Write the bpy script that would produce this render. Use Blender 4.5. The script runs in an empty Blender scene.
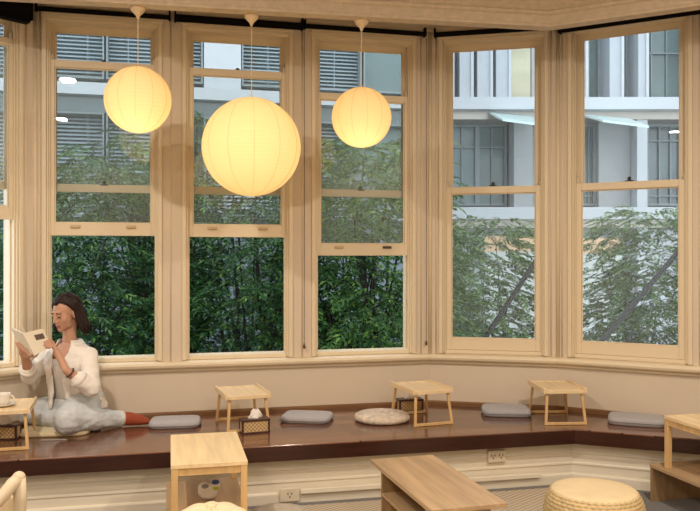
import bpy, bmesh, math, random
import numpy as np
from mathutils import Vector, Matrix, noise

random.seed(7)
RNG = np.random.default_rng(11)
scene = bpy.context.scene
col = bpy.context.collection
PI = math.pi
F, CX, CY, EYE = 780.0, 350.0, 256.0, 1.46     # focal length in pixels, eye height in metres


def at(x, y, d):
    """World point of a photograph pixel at distance d in front of the camera."""
    return Vector(((x - CX) / F * d, d, EYE - (y - CY) / F * d))


# ------------------------------------------------------------------ materials
def mat(name, color, rough=0.6, spec=0.5, metal=0.0, var=0.0, scale=(6, 6, 6), bump=0.0, bscale=60,
        coat=0.0, sheen=0.0, trans=0.0):
    m = bpy.data.materials.new(name)
    m.use_nodes = True
    nt = m.node_tree
    b = nt.nodes['Principled BSDF']
    b.inputs['Base Color'].default_value = (*color, 1)
    b.inputs['Roughness'].default_value = rough
    b.inputs['Specular IOR Level'].default_value = spec
    b.inputs['Metallic'].default_value = metal
    b.inputs['Coat Weight'].default_value = coat
    b.inputs['Coat Roughness'].default_value = 0.08
    b.inputs['Sheen Weight'].default_value = sheen
    tc = nt.nodes.new('ShaderNodeTexCoord')
    if var > 0:
        mp = nt.nodes.new('ShaderNodeMapping')
        mp.inputs['Scale'].default_value = scale
        n = nt.nodes.new('ShaderNodeTexNoise')
        n.inputs['Scale'].default_value = 1.0
        n.inputs['Detail'].default_value = 5
        r = nt.nodes.new('ShaderNodeValToRGB')
        lo = tuple(c * (1 - var) for c in color)
        hi = tuple(min(1, c * (1 + var)) for c in color)
        r.color_ramp.elements[0].position = 0.3
        r.color_ramp.elements[1].position = 0.7
        r.color_ramp.elements[0].color = (*lo, 1)
        r.color_ramp.elements[1].color = (*hi, 1)
        nt.links.new(tc.outputs['Object'], mp.inputs['Vector'])
        nt.links.new(mp.outputs['Vector'], n.inputs['Vector'])
        nt.links.new(n.outputs['Fac'], r.inputs['Fac'])
        nt.links.new(r.outputs['Color'], b.inputs['Base Color'])
    if bump > 0:
        n2 = nt.nodes.new('ShaderNodeTexNoise')
        n2.inputs['Scale'].default_value = bscale
        n2.inputs['Detail'].default_value = 3
        bp = nt.nodes.new('ShaderNodeBump')
        bp.inputs['Strength'].default_value = bump
        bp.inputs['Distance'].default_value = 0.01
        nt.links.new(tc.outputs['Object'], n2.inputs['Vector'])
        nt.links.new(n2.outputs['Fac'], bp.inputs['Height'])
        nt.links.new(bp.outputs['Normal'], b.inputs['Normal'])
    return m


def planks_mat(name, c1, c2, seam, rough, width, axis_rot, grain=(1.2, 22, 22), coat=0.0):
    """Long boards of slightly different tone with thin seams (Brick texture turned along the boards)."""
    m = mat(name, c1, rough, coat=coat)
    nt = m.node_tree
    b = nt.nodes['Principled BSDF']
    tc = nt.nodes.new('ShaderNodeTexCoord')
    mp = nt.nodes.new('ShaderNodeMapping')
    mp.inputs['Rotation'].default_value = (0, 0, axis_rot)
    br = nt.nodes.new('ShaderNodeTexBrick')
    br.inputs['Color1'].default_value = (*c1, 1)
    br.inputs['Color2'].default_value = (*c2, 1)
    br.inputs['Mortar'].default_value = (*seam, 1)
    br.inputs['Scale'].default_value = 1.0
    br.inputs['Mortar Size'].default_value = 0.004
    br.inputs['Brick Width'].default_value = 1.9
    br.inputs['Row Height'].default_value = width
    mp2 = nt.nodes.new('ShaderNodeMapping')
    mp2.inputs['Scale'].default_value = grain
    n = nt.nodes.new('ShaderNodeTexNoise')
    n.inputs['Scale'].default_value = 1.0
    n.inputs['Detail'].default_value = 6
    mx = nt.nodes.new('ShaderNodeMix')
    mx.data_type = 'RGBA'
    mx.blend_type = 'OVERLAY'
    mx.inputs['Factor'].default_value = 0.55
    L = nt.links.new
    L(tc.outputs['Object'], mp.inputs['Vector'])
    L(mp.outputs['Vector'], br.inputs['Vector'])
    L(mp.outputs['Vector'], mp2.inputs['Vector'])
    L(mp2.outputs['Vector'], n.inputs['Vector'])
    L(br.outputs['Color'], mx.inputs[6])
    L(n.outputs['Fac'], mx.inputs[7])
    L(mx.outputs[2], b.inputs['Base Color'])
    return m


def weave_mat(name, c1, c2, sx, sz, rough=0.75, bump=0.6):
    """Woven cane or cloth: two crossed wave textures."""
    m = mat(name, c1, rough)
    nt = m.node_tree
    b = nt.nodes['Principled BSDF']
    tc = nt.nodes.new('ShaderNodeTexCoord')
    ch = nt.nodes.new('ShaderNodeTexChecker')
    mp = nt.nodes.new('ShaderNodeMapping')
    mp.inputs['Scale'].default_value = (sx, sx, sz)
    mp.inputs['Location'].default_value = (0.0013, 0.0017, 0.0011)
    ch.inputs['Scale'].default_value = 1.0
    ch.inputs['Color1'].default_value = (*c1, 1)
    ch.inputs['Color2'].default_value = (*c2, 1)
    bp = nt.nodes.new('ShaderNodeBump')
    bp.inputs['Strength'].default_value = bump
    bp.inputs['Distance'].default_value = 0.003
    L = nt.links.new
    L(tc.outputs['Object'], mp.inputs['Vector'])
    L(mp.outputs['Vector'], ch.inputs['Vector'])
    L(ch.outputs['Color'], b.inputs['Base Color'])
    L(ch.outputs['Fac'], bp.inputs['Height'])
    L(bp.outputs['Normal'], b.inputs['Normal'])
    return m


def glass_mat(name, haze=0.0, tint=(0.97, 0.985, 0.98), haze_col=(0.8, 0.83, 0.83)):
    """Thin old window glass: Fresnel reflection over clear transmission, with a haze put in for the wash of room reflections."""
    m = bpy.data.materials.new(name)
    m.use_nodes = True
    nt = m.node_tree
    nt.nodes.clear()
    out = nt.nodes.new('ShaderNodeOutputMaterial')
    tr = nt.nodes.new('ShaderNodeBsdfTransparent')
    tr.inputs['Color'].default_value = (*tint, 1)
    gl = nt.nodes.new('ShaderNodeBsdfGlossy')
    gl.inputs['Roughness'].default_value = 0.004
    fr = nt.nodes.new('ShaderNodeFresnel')
    fr.inputs['IOR'].default_value = 1.52
    mx = nt.nodes.new('ShaderNodeMixShader')
    L = nt.links.new
    L(fr.outputs['Fac'], mx.inputs['Fac'])
    last = tr
    if haze > 0:
        df = nt.nodes.new('ShaderNodeBsdfTranslucent')  # translucent haze imitates the pale wash of the reflected room
        df.inputs['Color'].default_value = (*haze_col, 1)
        mh = nt.nodes.new('ShaderNodeMixShader')
        mh.inputs['Fac'].default_value = haze
        L(tr.outputs[0], mh.inputs[1])
        L(df.outputs[0], mh.inputs[2])
        last = mh
    L(last.outputs[0], mx.inputs[1])
    L(gl.outputs[0], mx.inputs[2])
    L(mx.outputs[0], out.inputs['Surface'])
    return m


def leaf_mat(name, dark, mid, light, rough=0.38):
    m = mat(name, mid, rough, spec=0.5)
    nt = m.node_tree
    b = nt.nodes['Principled BSDF']
    g = nt.nodes.new('ShaderNodeNewGeometry')
    r = nt.nodes.new('ShaderNodeValToRGB')
    e = r.color_ramp.elements
    e[0].color = (*dark, 1)
    e[1].color = (*light, 1)
    k = e.new(0.6)
    k.color = (*mid, 1)
    nt.links.new(g.outputs['Random Per Island'], r.inputs['Fac'])
    nt.links.new(r.outputs['Color'], b.inputs['Base Color'])
    tl = nt.nodes.new('ShaderNodeBsdfTranslucent')
    nt.links.new(r.outputs['Color'], tl.inputs['Color'])
    mx = nt.nodes.new('ShaderNodeMixShader')
    mx.inputs['Fac'].default_value = 0.25
    out = nt.nodes['Material Output']
    nt.links.new(b.outputs[0], mx.inputs[1])
    nt.links.new(tl.outputs[0], mx.inputs[2])
    nt.links.new(mx.outputs[0], out.inputs['Surface'])
    return m


def paper_mat(name):
    m = bpy.data.materials.new(name)
    m.use_nodes = True
    nt = m.node_tree
    nt.nodes.clear()
    out = nt.nodes.new('ShaderNodeOutputMaterial')
    d = nt.nodes.new('ShaderNodeBsdfDiffuse')
    d.inputs['Color'].default_value = (0.86, 0.72, 0.48, 1)
    t = nt.nodes.new('ShaderNodeBsdfTranslucent')
    t.inputs['Color'].default_value = (0.93, 0.75, 0.45, 1)
    mx = nt.nodes.new('ShaderNodeMixShader')
    mx.inputs['Fac'].default_value = 0.5
    nt.links.new(d.outputs[0], mx.inputs[1])
    nt.links.new(t.outputs[0], mx.inputs[2])
    nt.links.new(mx.outputs[0], out.inputs['Surface'])
    return m


M = {}
M['trim'] = mat('painted_trim', (0.77, 0.645, 0.455), 0.45, var=0.0, scale=(3, 3, 1.5))
M['wall'] = mat('painted_plaster', (0.69, 0.58, 0.45), 0.75, var=0.02, scale=(2, 2, 2))
M['cornice'] = mat('plaster_cornice', (0.62, 0.50, 0.36), 0.7, var=0.08, scale=(25, 25, 25), bump=0.35, bscale=70)
M['ceiling'] = mat('ceiling_paint', (0.55, 0.47, 0.38), 0.8, var=0.03)
M['panel'] = mat('limed_boards', (0.77, 0.69, 0.55), 0.6, var=0.08, scale=(2.2, 2.2, 40))
M['mahogany'] = planks_mat('mahogany_boards', (0.105, 0.043, 0.024), (0.235, 0.108, 0.062), (0.03, 0.009, 0.004), 0.16,
                           0.11, -math.radians(13.2), coat=0.3)
M['mahogany_edge'] = mat('mahogany_edge', (0.040, 0.011, 0.006), 0.3, var=0.3, scale=(3, 3, 40))
M['skirt_wood'] = mat('honey_wood', (0.20, 0.095, 0.035), 0.45, var=0.25, scale=(3, 3, 40))
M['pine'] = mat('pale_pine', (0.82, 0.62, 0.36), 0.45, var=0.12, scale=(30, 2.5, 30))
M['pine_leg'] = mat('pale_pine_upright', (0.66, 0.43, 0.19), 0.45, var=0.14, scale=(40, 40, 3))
M['bamboo'] = mat('bamboo', (0.80, 0.61, 0.37), 0.45, var=0.10, scale=(40, 3, 40))
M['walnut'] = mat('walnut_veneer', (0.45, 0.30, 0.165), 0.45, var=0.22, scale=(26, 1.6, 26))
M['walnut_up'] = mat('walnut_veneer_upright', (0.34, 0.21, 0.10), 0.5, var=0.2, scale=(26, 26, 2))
M['ashwood'] = mat('pale_ash', (0.66, 0.53, 0.36), 0.5, var=0.07, scale=(12, 12, 3))
M['black'] = mat('black_fabric', (0.006, 0.005, 0.005), 0.9, spec=0.1)
M['brass'] = mat('dull_bronze', (0.10, 0.075, 0.045), 0.4, metal=0.7)
M['pale_metal'] = mat('painted_metal', (0.62, 0.45, 0.27), 0.4)
M['greymetal'] = mat('dull_grey_metal', (0.36, 0.33, 0.30), 0.35, metal=0.7)
M['grey_cushion'] = mat('grey_cushion_cloth', (0.40, 0.38, 0.39), 0.9, var=0.06, scale=(40, 40, 40), bump=0.2, bscale=300, sheen=0.2)
M['grey_cushion_dark'] = mat('darker_grey_cloth', (0.24, 0.225, 0.23), 0.9, var=0.06, scale=(40, 40, 40), bump=0.2, bscale=300)
M['cream_cushion'] = mat('cream_boucle', (0.66, 0.55, 0.44), 0.95, var=0.25, scale=(28, 28, 28), bump=0.5, bscale=130)
M['cream_cloth'] = mat('cream_cloth', (0.74, 0.62, 0.40), 0.9, var=0.05, scale=(9, 9, 9), bump=0.1, bscale=200)
M['oat'] = mat('oat_felt', (0.50, 0.42, 0.32), 0.95, var=0.12, scale=(20, 20, 20), bump=0.4, bscale=150)
M['straw'] = mat('woven_straw', (0.58, 0.43, 0.22), 0.75, var=0.22, scale=(60, 60, 60))
M['straw_pad'] = mat('straw_top', (0.76, 0.60, 0.36), 0.85, var=0.05, scale=(12, 12, 12), bump=0.1, bscale=250)
M['carpet'] = mat('grey_carpet', (0.20, 0.185, 0.175), 0.95, var=0.12, scale=(60, 60, 60), bump=0.4, bscale=300)
M['rug'] = weave_mat('ribbed_rug', (0.62, 0.52, 0.39), (0.40, 0.32, 0.23), 48, 48, 0.95, 0.9)
M['cane'] = weave_mat('woven_cane', (0.66, 0.47, 0.24), (0.36, 0.22, 0.09), 85, 85)
M['darkwood'] = mat('dark_stained_wood', (0.055, 0.022, 0.016), 0.35, var=0.2, scale=(30, 4, 30))
M['tissue'] = mat('white_tissue', (0.85, 0.80, 0.74), 0.9)
M['porcelain'] = mat('white_porcelain', (0.80, 0.74, 0.66), 0.2)
M['plastic'] = mat('cream_plastic', (0.70, 0.60, 0.46), 0.4)
M['dark'] = mat('dark_slot', (0.02, 0.018, 0.015), 0.6)
M['glass_clear'] = glass_mat('window_glass', 0.05)
M['glass_haze'] = glass_mat('hazed_window_glass', 0.05, haze_col=(0.85, 0.88, 0.9))  # haze colour stands in for reflections on the right panes
M['glass_far'] = glass_mat('building_glass', 0.0, (0.75, 0.83, 0.84))
M['paper'] = paper_mat('lantern_paper')
M['wire'] = mat('lantern_wire', (0.62, 0.42, 0.18), 0.6)
M['cord'] = mat('cream_cord', (0.72, 0.60, 0.42), 0.5)
M['cap'] = mat('cream_ceiling_cap', (0.74, 0.56, 0.35), 0.4)
M['skin'] = mat('skin', (0.53, 0.285, 0.185), 0.5, var=0.05, scale=(20, 20, 20))
M['lip'] = mat('lips', (0.40, 0.16, 0.12), 0.45)
M['hair'] = mat('dark_brown_hair', (0.020, 0.010, 0.008), 0.5, spec=0.25, var=0.4, scale=(120, 120, 10))
M['shirt'] = mat('white_linen', (0.84, 0.78, 0.71), 0.9, var=0.04, scale=(14, 14, 14), bump=0.12, bscale=220)
M['tank'] = mat('grey_white_jersey', (0.66, 0.61, 0.56), 0.9)
M['jeans'] = mat('pale_blue_denim', (0.55, 0.575, 0.585), 0.9, var=0.16, scale=(11, 11, 11), bump=0.12, bscale=260)
M['slipper'] = mat('rust_red_felt', (0.30, 0.055, 0.022), 0.85)
M['cover'] = mat('book_cover', (0.72, 0.63, 0.48), 0.6)
M['page'] = mat('book_pages', (0.80, 0.73, 0.60), 0.8)
M['label'] = mat('book_label', (0.11, 0.065, 0.045), 0.6, var=0.3, scale=(90, 90, 90))
M['white'] = mat('plush_white', (0.78, 0.76, 0.70), 0.9)
M['blue'] = mat('plush_blue', (0.06, 0.11, 0.32), 0.8)
M['lime'] = mat('plush_lime', (0.48, 0.52, 0.06), 0.8)
M['greyplush'] = mat('plush_grey', (0.24, 0.25, 0.26), 0.8)
M['concrete'] = mat('white_cladding', (0.52, 0.545, 0.58), 0.6, var=0.03)
M['finclad'] = mat('pale_fin_cladding', (0.46, 0.49, 0.535), 0.6, var=0.04)
M['mullion'] = mat('grey_mullion', (0.22, 0.26, 0.275), 0.5)
M['greyclad'] = mat('grey_cladding', (0.37, 0.38, 0.39), 0.6, var=0.06)
M['paleclad'] = mat('pale_green_panels', (0.45, 0.51, 0.47), 0.5, var=0.05)
M['facade'] = mat('blue_grey_facade', (0.17, 0.21, 0.235), 0.5, var=0.1)
M['pane_dark'] = mat('dark_office_glass', (0.10, 0.135, 0.145), 0.08, spec=0.8, var=0.4, scale=(0.5, 0.5, 1.2))
M['pane_grey'] = mat('grey_office_glass', (0.13, 0.19, 0.19), 0.15, spec=0.6, var=0.25, scale=(0.6, 0.6, 1.0))
M['blind'] = mat('blind_slats', (0.32, 0.385, 0.42), 0.5)
M['canopy'] = mat('canopy_glass', (0.62, 0.78, 0.78), 0.2)
M['peach'] = mat('hoarding_board', (0.62, 0.42, 0.26), 0.7)
M['yellowpanel'] = mat('pale_yellow_panel', (0.54, 0.50, 0.36), 0.6, var=0.12, scale=(1, 1, 4))
M['ground'] = mat('garden_soil', (0.07, 0.07, 0.045), 0.95, var=0.3)
M['paving'] = mat('pale_paving', (0.50, 0.53, 0.51), 0.9, var=0.1)
M['bark'] = mat('dark_bark', (0.030, 0.022, 0.017), 0.9, var=0.3)
M['steel'] = mat('dark_steel', (0.035, 0.038, 0.042), 0.85, spec=0.1)
M['leaf'] = leaf_mat('deep_green_leaves', (0.016, 0.055, 0.022), (0.036, 0.11, 0.036), (0.14, 0.25, 0.05))
M['leaf2'] = leaf_mat('mid_green_leaves', (0.028, 0.085, 0.026), (0.065, 0.165, 0.042), (0.20, 0.33, 0.06))
M['leaf_pale'] = leaf_mat('pale_green_leaves', (0.030, 0.085, 0.026), (0.075, 0.17, 0.045), (0.22, 0.34, 0.09))


# ------------------------------------------------------------------ mesh builder
class MB:
    def __init__(self):
        self.v, self.f = [], []

    def add(self, vs, fs, m=None):
        o = len(self.v)
        self.v += [tuple(m @ Vector(p)) if m is not None else tuple(p) for p in vs]
        self.f += [tuple(i + o for i in q) for q in fs]
        return self

    def box(self, x0, x1, y0, y1, z0, z1, m=None):
        vs = [(x, y, z) for z in (z0, z1) for y in (y0, y1) for x in (x0, x1)]
        fs = [(0, 2, 3, 1), (4, 5, 7, 6), (0, 1, 5, 4), (2, 6, 7, 3), (0, 4, 6, 2), (1, 3, 7, 5)]
        return self.add(vs, fs, m)

    def bar(self, p, q, w, d, up=(0, 0, 1)):
        """Square bar from p to q, w wide and d deep."""
        p, q = Vector(p), Vector(q)
        t = (q - p).normalized()
        a = t.cross(Vector(up))
        if a.length < 1e-4:
            a = t.cross(Vector((1, 0, 0)))
        a.normalize()
        b = a.cross(t)
        vs = []
        for c in (p, q):
            for sx, sy in ((-1, -1), (1, -1), (1, 1), (-1, 1)):
                vs.append(c + a * (sx * w / 2) + b * (sy * d / 2))
        return self.add(vs, [(3, 2, 1, 0), (4, 5, 6, 7), (0, 1, 5, 4), (1, 2, 6, 5), (2, 3, 7, 6), (3, 0, 4, 7)])

    def tube(self, pts, radii, n=10, caps=True, flat=None):
        pts = [Vector(p) for p in pts]
        if not hasattr(radii, '__len__'):
            radii = [radii] * len(pts)
        ref = None
        rings = []
        for i, p in enumerate(pts):
            a = pts[max(i - 1, 0)]
            b = pts[min(i + 1, len(pts) - 1)]
            t = (b - a).normalized()
            if ref is None:
                ref = t.orthogonal().normalized()
            u = (ref - t * ref.dot(t))
            u = u.normalized() if u.length > 1e-5 else t.orthogonal().normalized()
            ref = u
            w = t.cross(u)
            r = radii[i]
            rings.append([p + (u * math.cos(2 * PI * k / n) + w * math.sin(2 * PI * k / n)) * r for k in range(n)])
        return self.loft(rings, caps)

    def loft(self, rings, caps=True, closed=True):
        n = len(rings[0])
        vs = [p for r in rings for p in r]
        fs = []
        for i in range(len(rings) - 1):
            for k in range(n if closed else n - 1):
                k2 = (k + 1) % n
                fs.append((i * n + k, i * n + k2, (i + 1) * n + k2, (i + 1) * n + k))
        if caps and closed:
            fs.append(tuple(range(n - 1, -1, -1)))
            fs.append(tuple((len(rings) - 1) * n + k for k in range(n)))
        return self.add(vs, fs)

    def lathe(self, prof, n=32, center=(0, 0, 0), m=None):
        """prof: list of (radius, z) from bottom to top."""
        vs, fs = [], []
        c = Vector(center)
        for r, z in prof:
            for k in range(n):
                a = 2 * PI * k / n
                vs.append((c.x + r * math.cos(a), c.y + r * math.sin(a), c.z + z))
        for i in range(len(prof) - 1):
            for k in range(n):
                k2 = (k + 1) % n
                fs.append((i * n + k, i * n + k2, (i + 1) * n + k2, (i + 1) * n + k))
        fs.append(tuple(range(n - 1, -1, -1)))
        fs.append(tuple((len(prof) - 1) * n + k for k in range(n)))
        return self.add(vs, fs, m)

    def ball(self, c, r, axes=None, nu=16, nv=10):
        """Ellipsoid; r is a number or three radii along axes (default world axes)."""
        if not hasattr(r, '__len__'):
            r = (r, r, r)
        ax = axes or (Vector((1, 0, 0)), Vector((0, 1, 0)), Vector((0, 0, 1)))
        c = Vector(c)
        vs, fs = [], []
        vs.append(c - ax[2] * r[2])
        for j in range(1, nv):
            ph = -PI / 2 + PI * j / nv
            for k in range(nu):
                a = 2 * PI * k / nu
                vs.append(c + ax[0] * (r[0] * math.cos(ph) * math.cos(a)) + ax[1] * (r[1] * math.cos(ph) * math.sin(a)) + ax[2] * (r[2] * math.sin(ph)))
        vs.append(c + ax[2] * r[2])
        top = len(vs) - 1
        for k in range(nu):
            k2 = (k + 1) % nu
            fs.append((0, 1 + k2, 1 + k))
            for j in range(nv - 2):
                fs.append((1 + j * nu + k, 1 + j * nu + k2, 1 + (j + 1) * nu + k2, 1 + (j + 1) * nu + k))
            fs.append((1 + (nv - 2) * nu + k, 1 + (nv - 2) * nu + k2, top))
        return self.add(vs, fs)

    def capsule(self, pts, radii, n=14):
        """A chain of joints: cones between the points and a ball on each point."""
        for i, p in enumerate(pts):
            self.ball(p, radii[i], nu=n, nv=8)
            if i:
                self.tube([pts[i - 1], p], [radii[i - 1], radii[i]], n)
        return self

    def build(self, name, material, parent=None, loc=None, rot=0.0, smooth=False, bevel=0.0, world=False):
        me = bpy.data.meshes.new(name)
        vs = self.v
        if world and parent is not None:      # vertices are in world space, parent is an unrotated empty
            o = parent.location
            vs = [(a - o.x, b - o.y, c - o.z) for a, b, c in vs]
        me.from_pydata(vs, [], self.f)
        bm = bmesh.new()
        bm.from_mesh(me)
        bmesh.ops.recalc_face_normals(bm, faces=bm.faces)
        bm.to_mesh(me)
        bm.free()
        me.update()
        if smooth:
            me.polygons.foreach_set('use_smooth', [True] * len(me.polygons))
        me.materials.append(material)
        o = bpy.data.objects.new(name, me)
        col.objects.link(o)
        if parent is not None:
            o.parent = parent
        if loc is not None:
            o.location = loc
        o.rotation_euler.z = rot
        if bevel:
            md = o.modifiers.new('bevel', 'BEVEL')
            md.width = bevel
            md.segments = 2
            md.limit_method = 'ANGLE'
        return o


def tag(o, label=None, cat=None, group=None, kind=None):
    if label:
        o['label'] = label
    if cat:
        o['category'] = cat
    if group:
        o['group'] = group
    if kind:
        o['kind'] = kind
    return o


def empty(name, loc, rot=0.0, **kw):
    e = bpy.data.objects.new(name, None)
    e.empty_display_size = 0.05
    col.objects.link(e)
    e.location = loc
    e.rotation_euler.z = rot
    return tag(e, **kw)


def copy_tree(o, parent=None):
    c = o.copy()
    col.objects.link(c)
    c.parent = parent
    for ch in list(o.children):
        copy_tree(ch, c)
    return c


def sub(o, n=1):
    md = o.modifiers.new('subsurf', 'SUBSURF')
    md.levels = n
    md.render_levels = n
    return o


def bake(o):
    """Apply an object's modifiers."""
    dg = bpy.context.evaluated_depsgraph_get()
    dg.update()
    me = bpy.data.meshes.new_from_object(o.evaluated_get(dg))
    old = o.data
    o.modifiers.clear()
    o.data = me
    bpy.data.meshes.remove(old)
    return o


def fuse(o, voxel=0.008, smooth=4, factor=0.5):
    """Grow one continuous skin over overlapping closed shapes."""
    md = o.modifiers.new('remesh', 'REMESH')
    md.mode = 'VOXEL'
    md.voxel_size = voxel
    md.use_smooth_shade = True
    s = o.modifiers.new('smooth', 'SMOOTH')
    s.iterations = smooth
    s.factor = factor
    bake(o)
    o.data.polygons.foreach_set('use_smooth', [True] * len(o.data.polygons))
    return o


# ------------------------------------------------------------------ plan of the bay
P_L = (-2.887, 4.268)
P_0 = (-2.084, 5.16)
P_1 = (0.594, 5.79)
P_2 = (1.488, 5.58)
P_3 = (2.78, 4.866)


class Frame:
    """A facade or wall line: s runs along it, 'out' points away from the viewer's room."""
    def __init__(self, a, b):
        self.a, self.L = a, math.hypot(b[0] - a[0], b[1] - a[1])
        self.u = ((b[0] - a[0]) / self.L, (b[1] - a[1]) / self.L)
        self.o = (-self.u[1], self.u[0])
        self.rot = math.atan2(self.u[1], self.u[0])
        self.loc = (a[0], a[1], 0)

    def pix(self, x, y, off=0.0):
        k = (x - CX) / F
        px, py = self.a[0] + self.o[0] * off, self.a[1] + self.o[1] * off
        s = (k * py - px) / (self.u[0] - k * self.u[1])
        d = py + self.u[1] * s
        return s, EYE - (y - CY) / F * d

    def world(self, s, off, z=0.0):
        return Vector((self.a[0] + self.u[0] * s + self.o[0] * off, self.a[1] + self.u[1] * s + self.o[1] * off, z))


W_LEFT, W_MID, W_RIGHT, W_FAR = Frame(P_L, P_0), Frame(P_0, P_1), Frame(P_1, P_2), Frame(P_2, P_3)


def sweep(path, prof, closed_prof=True):
    """Sweep a profile of (offset to the right of the path, z) along a plan path with mitred corners."""
    mb = MB()
    rings = []
    for i, p in enumerate(path):
        p = Vector(p)
        d0 = (p - Vector(path[i - 1])).normalized() if i else None
        d1 = (Vector(path[i + 1]) - p).normalized() if i < len(path) - 1 else None
        d0 = d0 or d1
        d1 = d1 or d0
        n0, n1 = Vector((d0.y, -d0.x)), Vector((d1.y, -d1.x))
        n = (n0 + n1).normalized()
        k = 1.0 / max(0.2, n.dot(n0))
        rings.append([Vector((p.x + n.x * k * o, p.y + n.y * k * o, z)) for o, z in prof])
    return mb.loft(rings, caps=True, closed=True)


BAY = [P_L, P_0, P_1, P_2, P_3]

# ------------------------------------------------------------------ room shell
H_SILL, H_HEAD, H_CEIL = 0.735, 3.045, 3.32
BENCH = 0.36


def wall(name, fr, openings, t=0.22, head=None):
    """Wall panel with window openings, built in the wall's own frame."""
    mb = MB()
    mb.box(0, fr.L, 0, t, -0.02, H_SILL - 0.03)
    head = head or H_HEAD
    mb.box(0, fr.L, 0, t, head, H_CEIL)
    xs = [0.0]
    for a, b in openings:
        xs += [a, b]
    xs.append(fr.L)
    for i in range(0, len(xs), 2):
        mb.box(xs[i], xs[i + 1], 0, t, H_SILL - 0.03, head)
    return tag(mb.build(name, M['wall'], loc=fr.loc, rot=fr.rot), kind='structure')


OPEN_LEFT = [(0.32, 1.09)]
OPEN_MID = [(0.072, 0.79), (0.980, 1.694), (1.886, 2.61)]
OPEN_RIGHT = [(0.095, 0.822)]
OPEN_FAR = [(0.098, 0.857)]
wall('wall_bay_left', W_LEFT, OPEN_LEFT)
wall('wall_bay_centre', W_MID, OPEN_MID)
wall('wall_bay_right', W_RIGHT, OPEN_RIGHT, head=3.06)
wall('wall_bay_far_right', W_FAR, OPEN_FAR, head=3.075)
# the rest of the room, behind and beside the camera
mb = MB().box(-3.05, -2.887, -3.2, 4.30, -0.02, H_CEIL)
tag(mb.build('wall_left', M['wall']), kind='structure')
mb = MB().box(2.78, 2.94, -3.2, 4.90, -0.02, H_CEIL)
tag(mb.build('wall_right', M['wall']), kind='structure')
mb = MB().box(-3.05, 2.94, -3.36, -3.2, -0.02, H_CEIL)
tag(mb.build('wall_back', M['wall']), kind='structure')
plan = [(-3.0, -3.3), (2.9, -3.3), (2.9, 4.93), P_2, P_1, P_0, (-3.0, 4.33)]
plan = [(-3.0, -3.3), (2.9, -3.3), (2.9, 4.9), (1.54, 5.66), (0.60, 5.90), (-2.12, 5.26), (-3.0, 4.3)]
mb = MB()
mb.loft([[Vector((x, y, -0.12)) for x, y in plan], [Vector((x, y, 0)) for x, y in plan]])
tag(mb.build('floor', M['carpet']), kind='structure')
mb = MB()
mb.loft([[Vector((x, y, H_CEIL)) for x, y in plan], [Vector((x, y, H_CEIL + 0.1)) for x, y in plan]])
tag(mb.build('ceiling', M['ceiling']), kind='structure')

# window board (sill) along all four walls
prof = [(0.0, 0.668), (0.018, 0.668), (0.022, 0.682), (0.040, 0.690), (0.055, 0.700), (0.060, 0.715), (0.055, 0.730),
        (0.044, 0.736), (-0.10, 0.742), (-0.10, 0.70), (0.0, 0.70)]
tag(sweep(BAY, prof).build('trim_1', M['trim'], smooth=False), kind='structure')
# honey coloured strip where the platform meets the wall
tag(sweep(BAY, [(0.001, BENCH + .0005), (0.022, BENCH + .0005), (0.022, BENCH + 0.02), (0.014, BENCH + 0.03), (0.001, BENCH + 0.03)]).build(
    'trim_2', M['skirt_wood']), kind='structure')
# small picture rail above the windows
tag(sweep(BAY, [(0.0, 3.115), (0.012, 3.12), (0.016, 3.135), (0.008, 3.15), (0.0, 3.152)]).build('trim_3', M['trim']), kind='structure')

# cornice beam between bay and room
COR = [(-2.885, 4.275), (-1.80, 4.475), (1.283, 5.03), (2.064, 4.60), (2.775, 4.21)]
prof = [(-0.09, 2.938), (0.0, 2.938), (0.004, 2.955), (0.010, 2.955), (0.012, 3.005), (0.026, 3.012), (0.030, 3.028), (0.022, 3.036),
        (0.05, 3.06), (0.10, 3.095), (0.17, 3.12), (0.20, 3.135), (0.20, 3.16), (0.24, 3.17), (0.34, 3.26), (0.44, 3.30), (0.44, 3.319), (-0.10, 3.319)]
tag(sweep(COR, prof).build('trim_4', M['cornice']), kind='structure')

# pier beads and corner posts
mb = MB()
for fr, ss in ((W_MID, (0.03, 0.875, 1.79, 2.68)), (W_RIGHT, (0.045, 0.87)), (W_FAR, (0.03, 0.93)), (W_LEFT, (1.14,))):
    for s in ss:
        mb.tube([fr.world(s, -0.001, 0.735), fr.world(s, -0.001, 3.11)], 0.005, 8)
for p in (P_0, P_1, P_2):
    q = Vector((p[0], p[1]))
    c = Vector((0.1, 3.0))
    q = q + (c - q).normalized() * 0.004
    mb.tube([(q.x, q.y, 0.735), (q.x, q.y, 3.11)], 0.013, 24)
tag(mb.build('trim_5', M['trim'], smooth=True), kind='structure')


# ------------------------------------------------------------------ sash windows
def sash(win, name, s0, s1, z0, z1, y0, y1, stile, top, bot, glass):
    mb = MB()
    mb.box(s0, s0 + stile, y0, y1, z0, z1)
    mb.box(s1 - stile, s1, y0, y1, z0, z1)
    mb.box(s0 + stile, s1 - stile, y0, y1, z0, z0 + bot)
    mb.box(s0 + stile, s1 - stile, y0, y1, z1 - top, z1)
    # slim glazing bead around the pane on the room side
    b = 0.008
    a0, a1, c0, c1 = s0 + stile, s1 - stile, z0 + bot, z1 - top
    ym = (y0 + y1) / 2
    for q in ((a0, a0 + b, c0, c1), (a1 - b, a1, c0, c1), (a0, a1, c0, c0 + b), (a0, a1, c1 - b, c1)):
        mb.box(q[0], q[1], ym - 0.004, y0 + 0.012, q[2], q[3])
    # ogee horns under or over the meeting rail
    o = mb.build(name, M['trim'], win, bevel=0.003)
    pane = MB().box(a0 - 0.004, a1 + 0.004, ym - 0.002, ym + 0.002, c0 - 0.004, c1 + 0.004).build('pane', glass, o)
    return o


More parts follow.
